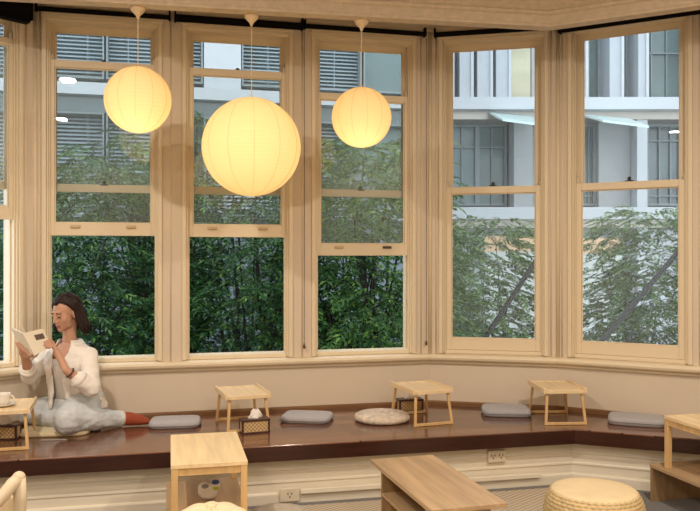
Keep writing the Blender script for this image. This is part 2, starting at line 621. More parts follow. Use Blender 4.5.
def window(n, fr, s0, s1, lift, stile=0.032, glass=None, blind_cord=False, dark_lift=False, head=None, zm=1.945):
    """Double hung sash window; lift = how far the inner sash has been pushed up."""
    glass = glass or M['glass_clear']
    w = empty('window_%d' % n, fr.loc, fr.rot, kind='structure')
    z0, z1 = 0.745, head or H_HEAD
    mb = MB()
    t = 0.17
    j = 0.012
    mb.box(s0, s0 + j, 0, t, z0, z1)
    mb.box(s1 - j, s1, 0, t, z0, z1)
    mb.box(s0 + j, s1 - j, 0, t, z1 - 0.03, z1)
    mb.box(s0 + j, s1 - j, 0.02, t, z0 - 0.005, z0 + 0.022)
    # staff beads and parting beads
    for a, b in ((s0 + j, s0 + j + 0.010), (s1 - j - 0.010, s1 - j)):
        mb.box(a, b, 0.018, 0.032, z0 + 0.022, z1 - 0.03)
        mb.box(a, b, 0.080, 0.086, z0 + 0.022, z1 - 0.03)
    mb.build('window_frame', M['trim'], w, bevel=0.002)
    cs = MB()
    k = 0.028
    cs.box(s0 - k, s0, -0.016, 0.0, 0.742, z1 + 0.012)
    cs.box(s1, s1 + k, -0.016, 0.0, 0.742, z1 + 0.012)
    cs.box(s0 - k - 0.006, s1 + k + 0.006, -0.020, 0.0, z1 + 0.002, z1 + 0.040)
    cs.box(s0 - k - 0.014, s1 + k + 0.014, -0.030, 0.0, z1 + 0.040, z1 + 0.054)
    cs.box(s0, s1, -0.012, 0.02, z1 - 0.016, z1 + 0.002)
    cs.build('casing', M['trim'], w, bevel=0.004)
    a, b = s0 + j + 0.001, s1 - j - 0.001
    out = sash(w, 'outer_sash', a, b, zm - 0.048, z1 - 0.03, 0.088, 0.122, stile, 0.038, 0.045, glass)
    inn = sash(w, 'inner_sash', a, b, z0 + 0.023 + lift, zm + 0.003 + lift, 0.034, 0.076, stile, 0.05, 0.084, glass)
    zl = z0 + 0.023 + lift
    for q, dk in (((0.24, False), (0.76, dark_lift)) if lift > 0 else ()):
        x = a + (b - a) * q
        m_ = MB()
        m_.box(x - 0.033, x + 0.033, 0.031, 0.034, zl + 0.052, zl + 0.070)
        m_.tube([(x - 0.03, 0.020, zl + 0.058), (x + 0.03, 0.020, zl + 0.058)], 0.006, 8)
        m_.box(x - 0.03, x - 0.024, 0.020, 0.033, zl + 0.054, zl + 0.062)
        m_.box(x + 0.024, x + 0.03, 0.020, 0.033, zl + 0.054, zl + 0.062)
        m_.build('sash_lift', M['brass'] if dk else M['pale_metal'], inn)
    x = (a + b) / 2
    m_ = MB()
    yk = 0.055 if lift == 0 else 0.105
    zk = zm + 0.004 if lift == 0 else zm - 0.003
    m_.lathe([(0.020, 0), (0.020, 0.006), (0.012, 0.010), (0.010, 0.020), (0.014, 0.026), (0.008, 0.032)], 12, (x, yk, zk))
    m_.box(x - 0.028, x + 0.028, yk - 0.008, yk + 0.008, zk, zk + 0.008)
    m_.build('sash_lock', M['dark'], inn if lift == 0 else out)
    if lift > 0:
        m_ = MB()
        zk2 = zm + 0.003 + lift
        m_.lathe([(0.018, 0), (0.016, 0.008), (0.008, 0.016)], 10, (x, 0.055, zk2))
        m_.build('sash_catch', M['dark'], inn)
    # curved horns
    m_ = MB()
    for xx in (a + 0.012, b - 0.012):
        if lift == 0:
            ztop, yy = zm + 0.003, 0.060
            m_.tube([(xx, yy, ztop - 0.01), (xx, yy, ztop + 0.03), (xx, yy + 0.008, ztop + 0.055)], [0.014, 0.013, 0.004], 8)
        else:
            zt = zm + 0.003 + lift
            m_.tube([(xx, 0.055, zt - 0.01), (xx, 0.055, zt + 0.03), (xx, 0.062, zt + 0.06)], [0.014, 0.012, 0.004], 8)
    m_.build('sash_horn', M['trim'], inn, smooth=True)
    return w


window(1, W_LEFT, *OPEN_LEFT[0], 0.93)
window(2, W_MID, *OPEN_MID[0], 0.830)
window(3, W_MID, *OPEN_MID[1], 0.825)
window(4, W_MID, *OPEN_MID[2], 0.695, dark_lift=True)
window(5, W_RIGHT, *OPEN_RIGHT[0], 0.0, stile=0.046, glass=M['glass_haze'], head=3.06, zm=1.968)
window(6, W_FAR, *OPEN_FAR[0], 0.0, stile=0.046, glass=M['glass_haze'], head=3.075, zm=1.972)

# rolled-up black blinds above the windows
blind_specs = [
    (W_LEFT, 0.42, 1.13, 3.075, 0.075, 'thick black rolled blind over the left edge window'),
    (W_MID, 0.012, 0.868, 3.088, 0.013, 'thin black rolled blind above the window behind the reading woman'),
    (W_MID, 0.905, 1.785, 3.090, 0.021, 'thicker black rolled blind above the window behind the biggest lantern'),
    (W_MID, 1.805, 2.70, 3.094, 0.014, 'thin black rolled blind above the window behind the third lantern from left'),
    (W_RIGHT, 0.04, 0.90, 3.090, 0.015, 'thin black rolled blind above the window right of the bay corner, partly behind cornice'),
    (W_FAR, 0.02, 1.10, 3.064, 0.018, 'thin black rolled blind above the rightmost window'),
]
for fr, a, b, z, r, lab in blind_specs:
    root = empty('roller_blind', fr.world((a + b) / 2, -0.045, z - r), fr.rot,
                 label=lab, cat='blind', group='rolled-up black blinds over the bay windows')
    h = (b - a) / 2
    m_ = MB()
    n = 14
    m_.tube([(-h, 0, r), (h, 0, r)], r, n)
    m_.box(-h, h, -r * 0.5, r * 0.3, -0.4 * r, 0.25 * r)
    m_.build('rolled_fabric', M['black'], root)
    for e_ in (-h, h):
        b_ = MB()
        b_.box(e_ - 0.006, e_ + 0.006, -r * 0.8, 0.0455, -0.2 * r, 2 * r + 0.03)
        b_.build('bracket', M['black'], root)

# pull cords beside the windows
cord_specs = [(W_MID, 1.800, 'dark pull cord hanging on the pier between second and third centre windows'),
              (W_MID, 2.712, 'dark pull cord hanging in the bay corner by the third centre window')]
for fr, s, lab in cord_specs:
    root = empty('blind_cord', fr.world(s, -0.03, 0.80), fr.rot, label=lab, cat='cord', group='pull cords of the blinds')
    MB().tube([(0, 0, 0.035), (0.002, 0.002, 1.2), (0, 0, 2.27)], 0.0022, 6).build('cord', M['brass'], root)
    MB().lathe([(0.003, 0.0), (0.008, 0.008), (0.009, 0.020), (0.004, 0.036), (0.002, 0.042)], 10).build('acorn', M['brass'], root, smooth=True)

# ------------------------------------------------------------------ bench platform
FRONT = [(-2.880, 3.955), (-1.881, 4.191), (1.427, 4.948), (2.103, 4.680), (2.775, 4.414)]
mb = MB()
back = [(P[0], P[1]) for P in BAY]
back2 = [(-2.880, 4.278), (-2.082, 5.157), (0.594, 5.787), (1.487, 5.577), (2.775, 4.866)]
plan_top = FRONT + back2[::-1]
th = 0.008
mb.loft([[Vector((x, y, BENCH - th)) for x, y in plan_top], [Vector((x, y, BENCH)) for x, y in plan_top]])
platform = empty('platform_bench', (0.0, 4.9, 0.0), label='long dark mahogany platform bench running around the bay below the windows', cat='bench')
o = mb.build('seat_deck', M['mahogany'], platform, world=True, bevel=0.002)
o = sweep(FRONT, [(-0.03, BENCH - 0.092), (0.0, BENCH - 0.092), (0.0, BENCH - th), (-0.03, BENCH - th)]).build('fascia', M['mahogany_edge'], platform, world=True)
prof = [(-0.10, 0.0), (-0.062, 0.0), (-0.062, 0.055), (-0.066, 0.062), (-0.078, 0.066), (-0.078, 0.118), (-0.072, 0.122), (-0.072, 0.132),
        (-0.080, 0.138), (-0.080, 0.190), (-0.072, 0.196), (-0.070, 0.206), (-0.078, 0.214), (-0.080, 0.30), (-0.10, 0.33)]
sweep(FRONT, prof).build('riser_panel', M['panel'], platform, world=True)
W_FRONT = Frame(FRONT[1], FRONT[2])

# sockets and trunking on the riser
def outlet(x, y, w, h, off, name_, lab, twin, z0=None):
    s, z = W_FRONT.pix(x, y, off)
    root = empty(name_, W_FRONT.world(s, off, z - h / 2), W_FRONT.rot, label=lab, cat='outlet')
    MB().box(-w / 2, w / 2, -0.012, 0.004, 0, h).build('faceplate', M['plastic'], root, bevel=0.004)
    for dx in ((-w * 0.22, w * 0.22) if twin else (0,)):
        m_ = MB()
        for qx, qz, rr in ((-0.011, 0.008, 0.003), (0.011, 0.008, 0.003), (0, -0.010, 0.003)):
            m_.box(dx + qx - 0.0025, dx + qx + 0.0025, -0.0135, -0.0115, h * 0.5 + qz - 0.006, h * 0.5 + qz + 0.006)
        m_.build('socket_slots', M['dark'], root)
        MB().box(dx - 0.006, dx + 0.006, -0.016, -0.011, h * 0.82, h * 0.82 + 0.011).build('rocker_switch', M['plastic'], root)
    return root


outlet(496.5, 456, 0.12, 0.076, 0.070, 'power_outlet', 'cream double power outlet on the bench riser, at right of the walnut coffee table', True)
outlet(289.5, 494.5, 0.118, 0.080, 0.058, 'power_outlet', 'cream boxed power outlet low on the skirting near the carpet', False)
s, z = W_FRONT.pix(289.5, 494.5, 0.05)
m_ = MB().box(s + 0.065, s + 1.6, 0.040, 0.061, 0.056, 0.084)
trunk = m_.build('cable_trunking', M['panel'], loc=W_FRONT.loc, rot=W_FRONT.rot, bevel=0.003)
tag(trunk, 'cream cable trunking running right from the low boxed outlet along the skirting', 'cable trunking')

# thin pull strip let into the deck
m_ = MB().box(-0.076, 0.076, -0.010, 0.010, 0.0, 0.005)
m_.box(-0.070, 0.070, -0.004, 0.004, 0.004, 0.007)
tag(m_.build('flush_pull', M['greymetal'], loc=(-1.765, 4.655, BENCH), rot=0.12, bevel=0.002), 'thin grey metal strip on the bench in front of the woman', 'handle')


# ------------------------------------------------------------------ bamboo bed trays
def bed_tray(x, y, z, rot, label, w=0.288, l=0.38):
    root = empty('folding_tray_table', (x, y, z), rot, label=label, cat='table', group='small bamboo tray tables on the bench')
    zt = 0.218
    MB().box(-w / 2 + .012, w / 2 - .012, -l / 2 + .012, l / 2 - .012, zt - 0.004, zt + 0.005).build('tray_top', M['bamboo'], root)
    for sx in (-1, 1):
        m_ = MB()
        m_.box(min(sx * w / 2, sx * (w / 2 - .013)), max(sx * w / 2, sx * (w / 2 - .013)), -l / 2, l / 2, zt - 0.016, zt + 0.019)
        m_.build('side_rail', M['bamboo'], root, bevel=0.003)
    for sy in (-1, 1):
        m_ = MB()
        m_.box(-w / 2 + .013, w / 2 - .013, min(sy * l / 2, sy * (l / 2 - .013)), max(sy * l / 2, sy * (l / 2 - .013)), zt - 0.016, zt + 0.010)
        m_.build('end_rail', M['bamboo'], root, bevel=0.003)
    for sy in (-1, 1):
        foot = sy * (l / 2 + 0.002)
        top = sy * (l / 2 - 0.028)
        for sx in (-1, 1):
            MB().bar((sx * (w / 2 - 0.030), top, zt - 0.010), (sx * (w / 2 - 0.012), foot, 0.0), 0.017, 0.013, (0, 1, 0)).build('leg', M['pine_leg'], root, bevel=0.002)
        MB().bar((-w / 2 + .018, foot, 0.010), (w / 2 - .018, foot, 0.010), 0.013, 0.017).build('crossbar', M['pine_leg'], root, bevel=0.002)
    return root


R = math.radians
tray_a = bed_tray(-2.012, 4.582, BENCH, R(16), 'bamboo tray table with the white cup, at the left edge by the woman')
specs = [(-0.700, 5.065, R(20), 'bamboo tray table behind the front tissue box, under the middle window'),
         (0.478, 5.245, R(20), 'bamboo tray table in the bay corner beside the round cream cushion'),
         (1.395, 5.270, R(3), 'bamboo tray table standing between two grey cushions on the right')]
for x, y, r_, lab in specs:
    c = copy_tree(tray_a)
    c.location = (x, y, BENCH)
    c.rotation_euler.z = r_
    c['label'] = lab

# ------------------------------------------------------------------ cup and saucer
TRAY_TOP = BENCH + 0.223
cupx, cupy = -2.025, 4.55
sau = MB().lathe([(0.030, 0), (0.034, 0.002), (0.055, 0.008), (0.068, 0.015), (0.070, 0.018), (0.066, 0.017), (0.050, 0.011), (0.030, 0.007), (0.001, 0.006)], 32)
o = sau.build('saucer', M['porcelain'], loc=(cupx, cupy, TRAY_TOP), smooth=True)
tag(o, 'white saucer under the teacup on the left tray table', 'saucer')
cup = empty('teacup', (cupx, cupy, TRAY_TOP + 0.0065), 0, label='white teacup with a round handle on the left tray table', cat='cup')
MB().lathe([(0.022, 0), (0.024, 0.003), (0.034, 0.010), (0.040, 0.025), (0.0425, 0.062), (0.0435, 0.070), (0.041, 0.070), (0.0395, 0.060), (0.036, 0.025), (0.028, 0.013), (0.001, 0.010)], 32).build(
    'bowl', M['porcelain'], cup, smooth=True)
MB().tube([(0.039 + 0.026 * math.sin(a), 0.0, 0.040 + 0.018 * math.cos(a)) for a in [PI * i / 10 for i in range(11)]], 0.0045, 8).build('handle', M['porcelain'], cup, smooth=True)


# ------------------------------------------------------------------ tissue boxes
def tissue_box(x, y, rot, label, w=0.178, d=0.085, h=0.088):
    root = empty('tissue_box', (x, y, BENCH), rot, label=label, cat='tissue box', group='cane-sided tissue boxes on the bench')
    m_ = MB()
    m_.box(-w / 2, w / 2, -d / 2, d / 2, 0, 0.010)
    for sx in (-1, 1):
        for sy in (-1, 1):
            m_.box(sx * w / 2 - (0.012 if sx > 0 else 0), sx * w / 2 + (0.012 if sx < 0 else 0), sy * d / 2 - (0.012 if sy > 0 else 0), sy * d / 2 + (0.012 if sy < 0 else 0), 0.01, h - 0.012)
    m_.build('frame', M['darkwood'], root, bevel=0.0015)
    MB().box(-w / 2 + .005, w / 2 - .005, -d / 2 + .004, d / 2 - .004, 0.010, h - 0.012).build('cane_panel', M['cane'], root)
    MB().box(-w / 2 - .002, w / 2 + .002, -d / 2 - .002, d / 2 + .002, h - 0.013, h).build('lid', M['darkwood'], root, bevel=0.002)
    # crumpled tissue pulled through the slot
    m_ = MB()
    n = 18
    rings = []
    for i, (r_, zz) in enumerate(((0.030, -0.004), (0.034, 0.008), (0.030, 0.022), (0.024, 0.038), (0.012, 0.050))):
        ring = []
        for k in range(n):
            a = 2 * PI * k / n
            q = r_ * (1 + 0.22 * math.sin(3 * a + i) + 0.14 * math.sin(7 * a + 2 * i))
            ring.append(Vector((q * math.cos(a) * 1.15 + 0.002 * i, q * math.sin(a) * 0.55, h + zz + 0.008 * math.sin(2 * a + 1.1) * i / 3)))
        rings.append(ring)
    m_.loft(rings)
    m_.build('tissue', M['tissue'], root, smooth=False)
    return root


tb = tissue_box(-0.597, 4.872, R(21), 'dark cane-sided tissue box in plain view before the tray table under the middle window')
for x, y, r_, lab in ((0.425, 5.545, R(13), 'tissue box half hidden below the tray table in the bay corner'),
                      (-2.085, 4.70, R(4), 'tissue box underneath the tray table that carries the cup')):
    c = copy_tree(tb)
    c.location = (x, y, BENCH)
    c.rotation_euler.z = r_
    c['label'] = lab


# ------------------------------------------------------------------ seat cushions
def square_cushion(x, y, rot, label, w, d, t, material):
    mb = MB()
    rings = []
    n = 48
    for sc, z in ((0.90, 0.0), (0.975, 0.006), (1.0, t * 0.45), (0.985, t * 0.75), (0.93, t * 0.95), (0.80, t), (0.4, t * 1.03), (0.05, t * 1.03)):
        ring = []
        for k in range(n):
            a = 2 * PI * k / n
            ca, sa = math.cos(a), math.sin(a)
            e = 0.38
            ring.append(Vector((w / 2 * sc * math.copysign(abs(ca) ** e, ca), d / 2 * sc * math.copysign(abs(sa) ** e, sa), z)))
        rings.append(ring)
    mb.loft(rings)
    root = empty('seat_cushion', (x, y, BENCH), rot, label=label, cat='cushion', group='grey square seat cushions on the bench')
    mb.build('pad', material, root, smooth=True)
    ring = []
    for k in range(n + 1):
        a = 2 * PI * k / n
        ca, sa = math.cos(a), math.sin(a)
        ring.append((w / 2 * math.copysign(abs(ca) ** .38, ca), d / 2 * math.copysign(abs(sa) ** .38, sa), t * 0.45))
    MB().tube(ring, 0.0035, 6).build('piping', M['grey_cushion_dark'], root, smooth=True)
    return root


square_cushion(-1.137, 5.075, R(8), 'grey square cushion just right of the woman\'s rust-red shoe', 0.325, 0.26, 0.042, M['grey_cushion'])
square_cushion(-0.288, 5.235, R(-9), 'grey square cushion alone between the tissue box and the round cushion', 0.335, 0.27, 0.042, M['grey_cushion'])
square_cushion(1.088, 5.44, R(-6), 'grey square cushion between the two right-hand tray tables', 0.335, 0.27, 0.05, M['grey_cushion'])
square_cushion(1.885, 5.135, R(-20), 'grey square cushion at the right end beneath the rightmost window', 0.355, 0.25, 0.05, M['grey_cushion'])
mb = MB()
prof = [(0.10, 0.0), (0.168, 0.002), (0.184, 0.012), (0.187, 0.026), (0.180, 0.040), (0.160, 0.050), (0.120, 0.055), (0.06, 0.056), (0.003, 0.053)]
mb.lathe(prof, 56)
o = mb.build('seat_cushion', M['cream_cushion'], loc=(0.215, 5.225, BENCH), smooth=True)
tag(o, 'round cream boucle cushion on the bench beside the corner tray table', 'cushion')


# ------------------------------------------------------------------ side tables, coffee tables
def pale_table(x, y, z, rot, label, w, l, h):
    root = empty('side_table', (x, y, z), rot, label=label, cat='table', group='pale pine tables standing on low walnut tables')
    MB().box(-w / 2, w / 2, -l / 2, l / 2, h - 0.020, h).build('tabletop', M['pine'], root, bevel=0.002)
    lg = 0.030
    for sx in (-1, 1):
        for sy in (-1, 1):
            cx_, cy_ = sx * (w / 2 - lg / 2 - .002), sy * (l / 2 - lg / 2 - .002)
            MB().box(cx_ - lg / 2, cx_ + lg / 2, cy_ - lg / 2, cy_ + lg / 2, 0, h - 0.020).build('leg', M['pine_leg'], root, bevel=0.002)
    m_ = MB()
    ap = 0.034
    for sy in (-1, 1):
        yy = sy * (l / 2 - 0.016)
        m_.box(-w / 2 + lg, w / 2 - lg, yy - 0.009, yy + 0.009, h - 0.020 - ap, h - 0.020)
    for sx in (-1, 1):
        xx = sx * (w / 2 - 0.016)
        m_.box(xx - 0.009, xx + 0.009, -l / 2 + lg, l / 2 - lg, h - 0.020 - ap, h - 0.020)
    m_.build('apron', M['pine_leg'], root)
    return root


def walnut_table(x, y, z, rot, label, w, l, h, inset, shelf=True, overhang=0.022):
    root = empty('coffee_table', (x, y, z), rot, label=label, cat='table', group='low walnut coffee tables')
    MB().box(-w / 2, w / 2, -l / 2, l / 2, h - 0.020, h).build('tabletop', M['walnut'], root, bevel=0.0015)
    for sy in (-1, 1):
        a = sy * (l / 2 - inset)
        MB().box(-w / 2 + overhang, w / 2 - overhang, min(a, a - sy * 0.018), max(a, a - sy * 0.018), 0, h - 0.020).build('end_panel', M['walnut_up'], root, bevel=0.001)
    b = l / 2 - inset - 0.018
    if shelf:
        MB().box(-w / 2 + overhang, w / 2 - overhang, -b, b, h * 0.57, h * 0.57 + 0.016).build('shelf', M['walnut'], root)
        MB().box(w / 2 - overhang - 0.016, w / 2 - overhang - 0.0, -b, b, h * 0.57 + 0.016, h - 0.020).build('back_panel', M['walnut_up'], root)
    return root


H_W = 0.26
RUG = 0.012
walnut_table(-0.717, 3.852, RUG, R(13), 'low walnut table carrying the pale pine table at lower left', 0.372, 0.70, H_W - RUG, 0.012, overhang=0.004)
pale_table(-0.716, 3.895, H_W, R(13), 'pale pine table at lower left, above the little white toy', 0.350, 0.625, 0.247)
walnut_table(0.398, 3.778, RUG, R(16), 'walnut coffee table with an open shelf in the middle of the floor', 0.356, 0.865, 0.38 - RUG, 0.115)
walnut_table(2.078, 4.300, 0.0, R(15), 'low walnut table by the bench at the right edge, under a pale pine table', 0.375, 0.84, 0.22, 0.004, shelf=False, overhang=0.002)
pale_table(2.080, 4.335, 0.22, R(15), 'pale pine table at the right edge of the photo', 0.345, 0.58, 0.306)

# little soft toy on the walnut top
toy = empty('soft_toy', (-0.700, 3.845, H_W), R(10), label='small white soft toy with blue and lime patches under the pale pine table', cat='toy')
m_ = MB()
m_.ball((0, 0, 0.040), (0.050, 0.040, 0.040), nu=20, nv=12)
m_.ball((-0.018, -0.004, 0.062), (0.032, 0.028, 0.026))
m_.ball((0.034, -0.004, 0.066), (0.026, 0.024, 0.026))
b_ = m_.build('body', M['white'], toy)
fuse(b_, 0.006, 5)
b_.data.materials.clear()
b_.data.materials.append(M['white'])
MB().ball((0.036, -0.010, 0.086), (0.019, 0.017, 0.013)).build('cap', M['blue'], toy, smooth=True)
MB().ball((0.036, -0.022, 0.060), (0.020, 0.010, 0.010)).build('collar', M['lime'], toy, smooth=True)
MB().ball((-0.014, -0.022, 0.070), (0.018, 0.012, 0.012)).build('patch', M['greyplush'], toy, smooth=True)


# ------------------------------------------------------------------ poufs and rug
def basket_pouf(x, y, label, r=0.25, h=0.265):
    root = empty('woven_pouf', (x, y, RUG), 0, label=label, cat='pouf')
    n, rows = 180, 66
    vs, fs = [], []
    for i in range(rows + 1):
        t = i / rows
        ph = -PI / 2 * 0.80 + t * (PI / 2 * 0.80 + PI / 2 * 0.64)
        zz = h * 0.5 + h * 0.5 * math.sin(ph) / math.sin(PI / 2 * 0.80)
        zz = h * (0.0 + (math.sin(ph) + math.sin(PI / 2 * .80)) / (math.sin(PI / 2 * .64) + math.sin(PI / 2 * .80)))
        rr = r * (0.62 + 0.38 * math.cos(ph) ** 0.8)
        for k in range(n):
            a = 2 * PI * k / n
            row = t * 15
            braid = math.sin(row * 2 * PI) * 0.5 + 0.5
            ang = a * 44 + (PI if int(row) % 2 else 0)
            strand = 0.5 + 0.5 * math.sin(ang + (row % 1 - 0.5) * 2.4)
            q = rr + 0.0105 * (0.35 * braid + 0.65 * strand * math.sin((row % 1) * PI)) - 0.006
            vs.append((q * math.cos(a), q * math.sin(a), zz * 0.985))
    for i in range(rows):
        for k in range(n):
            k2 = (k + 1) % n
            fs.append((i * n + k, i * n + k2, (i + 1) * n + k2, (i + 1) * n + k))
    m_ = MB()
    m_.add(vs, fs)
    m_.build('woven_side', M['straw'], root, smooth=True)
    rt = r * 0.845
    m_ = MB()
    m_.lathe([(rt, h - 0.04), (rt + 0.004, h - 0.010), (rt - 0.006, h + 0.000), (rt * 0.8, h + 0.004), (rt * 0.4, h + 0.005), (0.004, h + 0.005)], 64)
    m_.build('top_pad', M['straw_pad'], root, smooth=True)
    m_ = MB()
    m_.lathe([(r * 0.72, 0.0), (r * 0.72, 0.012), (0.01, 0.012)], 48)
    m_.build('base', M['straw'], root)
    return root


basket_pouf(1.240, 3.965, 'round woven straw pouf with a flat pale top on the floor')

# cream pumpkin cushion: petals separated by seams
px_, py_ = -0.575, 3.235
root = empty('petal_pouf', (px_, py_, RUG), 0, label='puffy cream pouf with radiating petal seams at the bottom edge', cat='pouf')
n, rows, pet = 144, 22, 9
rings = []
for i in range(rows + 1):
    ph = -PI / 2 * 0.9 + (PI / 2 * 0.9 + PI / 2 * 0.985) * i / rows
    ring = []
    for k in range(n):
        a = 2 * PI * k / n + 0.25
        f_ = abs(math.sin(a * pet / 2)) ** 0.45
        rr = (0.225 * math.cos(ph) ** 0.75) * (0.90 + 0.10 * f_)
        zz = 0.235 + 0.208 * math.sin(ph) * (0.93 + 0.07 * f_) / 1.0
        ring.append(Vector((rr * math.cos(a), rr * math.sin(a), zz + 0.0)))
    rings.append(ring)
zmin = min(p.z for r_ in rings for p in r_)
rings = [[Vector((p.x, p.y, p.z - zmin)) for p in r_] for r_ in rings]
MB().loft(rings).build('cushion', M['cream_cloth'], root, smooth=True)
ztop = rings[-1][0].z
m_ = MB()
for j in range(pet):
    a = 2 * PI * j / pet
    pts = []
    for i in range(9, rows):
        p = rings[i][0]
        k = int(round(((a - 0.25) % (2 * PI)) / (2 * PI) * n)) % n
        p = rings[i][k]
        pts.append((p.x * 1.006, p.y * 1.006, p.z + 0.002))
    m_.tube(pts, 0.004, 6)
m_.build('seam', M['page'], root, smooth=True)
MB().lathe([(0.022, ztop - 0.010), (0.024, ztop + 0.002), (0.012, ztop + 0.008), (0.001, ztop + 0.009)], 16).build('button', M['cream_cloth'], root, smooth=True)

mb = MB()
mb.lathe([(0.12, 0.0), (0.158, 0.006), (0.168, 0.035), (0.165, 0.075), (0.150, 0.098), (0.10, 0.106), (0.004, 0.108)], 48)
o = mb.build('floor_cushion', M['oat'], loc=(-0.375, 4.115, RUG), smooth=True)
tag(o, 'round oat coloured floor cushion below the boxed power outlet', 'cushion')

# rug
rp = [W_FRONT.world(0.95, -0.03), W_FRONT.world(3.32, -0.03), W_FRONT.world(3.32, -3.2), W_FRONT.world(0.95, -3.2)]
m_ = MB()
m_.loft([[Vector((p.x, p.y, 0.0005)) for p in rp], [Vector((p.x, p.y, 0.012)) for p in rp]])
root = tag(m_.build('rug', M['rug']), 'beige ribbed rug on the grey carpet beneath the tables', 'rug')

# ------------------------------------------------------------------ chair at lower left
ch = empty('wooden_chair', (-1.378, 2.90, 0), R(-30), label='pale ash wooden armchair cut by the lower left corner', cat='chair')
# local frame: x to the right, y towards the back of the chair
seat_z = 0.36
m_ = MB().box(-0.27, 0.05, -0.28, 0.24, seat_z - 0.028, seat_z)
m_.v = [(a - 0.13, b - 0.05, c) for a, b, c in m_.v]
m_.build('seat', M['ashwood'], ch, bevel=0.012)
for xx, yy, top in ((0.0, 0.16, 0.592), (-0.48, 0.16, 0.592), (-0.40, -0.32, seat_z - 0.028), (-0.07, -0.32, seat_z - 0.028)):
    if top > 0.5:
        pts = [(xx * 0.96, yy - 0.03, 0.0), (xx, yy, 0.30), (xx, yy + 0.015, 0.50), (xx - 0.004, yy + 0.012, top)]
        MB().tube(pts, [0.018, 0.022, 0.025, 0.026], 16).ball((xx - 0.004, yy + 0.012, top), 0.026).build('leg', M['ashwood'], ch, smooth=True)
    else:
        MB().tube([(xx, yy, 0.0), (xx, yy, top)], [0.017, 0.022], 14).build('leg', M['ashwood'], ch, smooth=True)
for xx in (0.0, -0.48):
    pts = [(xx - 0.004, 0.172, 0.588), (xx - 0.006, 0.145, 0.574), (xx - 0.010, 0.115, 0.545), (xx - 0.014, 0.085, 0.520), (xx - 0.018, 0.050, 0.505)]
    MB().tube(pts, [0.026, 0.026, 0.025, 0.024, 0.023], 16).build('armrest', M['ashwood'], ch, smooth=True)
pts = [(0.0 - 0.48 * t, 0.175 + 0.06 * math.sin(PI * t), 0.56 - 0.0 * t) for t in [i / 10 for i in range(11)]]
m_ = MB()
m_.loft([[Vector((p[0], p[1] - 0.011, 0.40)), Vector((p[0], p[1] + 0.011, 0.40)), Vector((p[0], p[1] + 0.011, 0.50)), Vector((p[0], p[1] - 0.011, 0.50))] for p in pts])
m_.build('backrest', M['ashwood'], ch, bevel=0.006)

# ------------------------------------------------------------------ paper lanterns
ZS = 2.938
lanterns = [(138, 4.645, 100.0, 0.196, 'small round paper lantern hanging at left, above the reading woman'),
            (251.5, 4.79, 147.0, 0.302, 'biggest round paper lantern, hanging in the middle'),
            (361.5, 4.896, 117.5, 0.188, 'smallest round paper lantern, hanging right of the biggest one')]
for x, d, yc, r, lab in lanterns:
    p = at(x, yc, d)
    root = empty('paper_lantern', p, 0, label=lab, cat='lantern', group='glowing paper globe lanterns')
    n, rows = 64, 120
    vs, fs = [], []
    turns = int(r / 0.0072)
    prof = []
    for i in range(rows + 1):
        ph = -PI / 2 * 0.965 + PI * 0.965 * i / rows
        rr = r * (1 - 0.006 * (0.5 + 0.5 * math.cos(ph / PI * turns * 2 * PI)))
        prof.append((rr * math.cos(ph), r * math.sin(ph)))
    for rr, zz in prof:
        for k in range(n):
            a = 2 * PI * k / n
            vs.append((rr * math.cos(a), rr * math.sin(a), zz))
    for i in range(rows):
        for k in range(n):
            k2 = (k + 1) % n
            fs.append((i * n + k, i * n + k2, (i + 1) * n + k2, (i + 1) * n + k))
    MB().add(vs, fs).build('paper_globe', M['paper'], root, smooth=True)
    m_ = MB()
    for j in range(12):
        a = 2 * PI * (j + 0.35) / 12
        m_.tube([(1.002 * r * math.cos(ph) * math.cos(a), 1.002 * r * math.cos(ph) * math.sin(a), 1.002 * r * math.sin(ph))
                 for ph in [-1.45 + 2.9 * q / 24 for q in range(25)]], 0.0008, 4)
    m_.build('rib', M['wire'], root)
    m_ = MB()
    m_.tube([(r * 0.06 * math.cos(2 * PI * q / 16), r * 0.06 * math.sin(2 * PI * q / 16), r * 0.999) for q in range(17)], 0.003, 6)
    m_.tube([(-r * 0.06, 0, r), (0, 0, r + 0.03), (r * 0.06, 0, r)], 0.002, 6)
    m_.build('wire_hanger', M['wire'], root)
    top = ZS - p.z
    MB().tube([(0, 0, -0.02), (0, 0, top - 0.03)], 0.0028, 8).build('cord', M['cord'], root)
    MB().lathe([(0.006, top - 0.066), (0.009, top - 0.058), (0.014, top - 0.046), (0.036, top - 0.024), (0.044, top - 0.010), (0.045, top)], 24).build('ceiling_cap', M['cap'], root, smooth=True)
    MB().lathe([(0.014, -0.02), (0.016, -0.01), (0.016, 0.03), (0.008, 0.04)], 14).build('lamp_holder', M['cord'], root)
    ld = bpy.data.lights.new('lantern_bulb', 'POINT')
    ld.energy = 3.3 * (r / 0.3) ** 2
    ld.color = (1.0, 0.86, 0.56)
    ld.shadow_soft_size = 0.035
    lo = bpy.data.objects.new('lantern_bulb', ld)
    lo.location = (p.x, p.y - r * 0.12, p.z - r * (0.42 if r < 0.25 else 0.05))
    col.objects.link(lo)

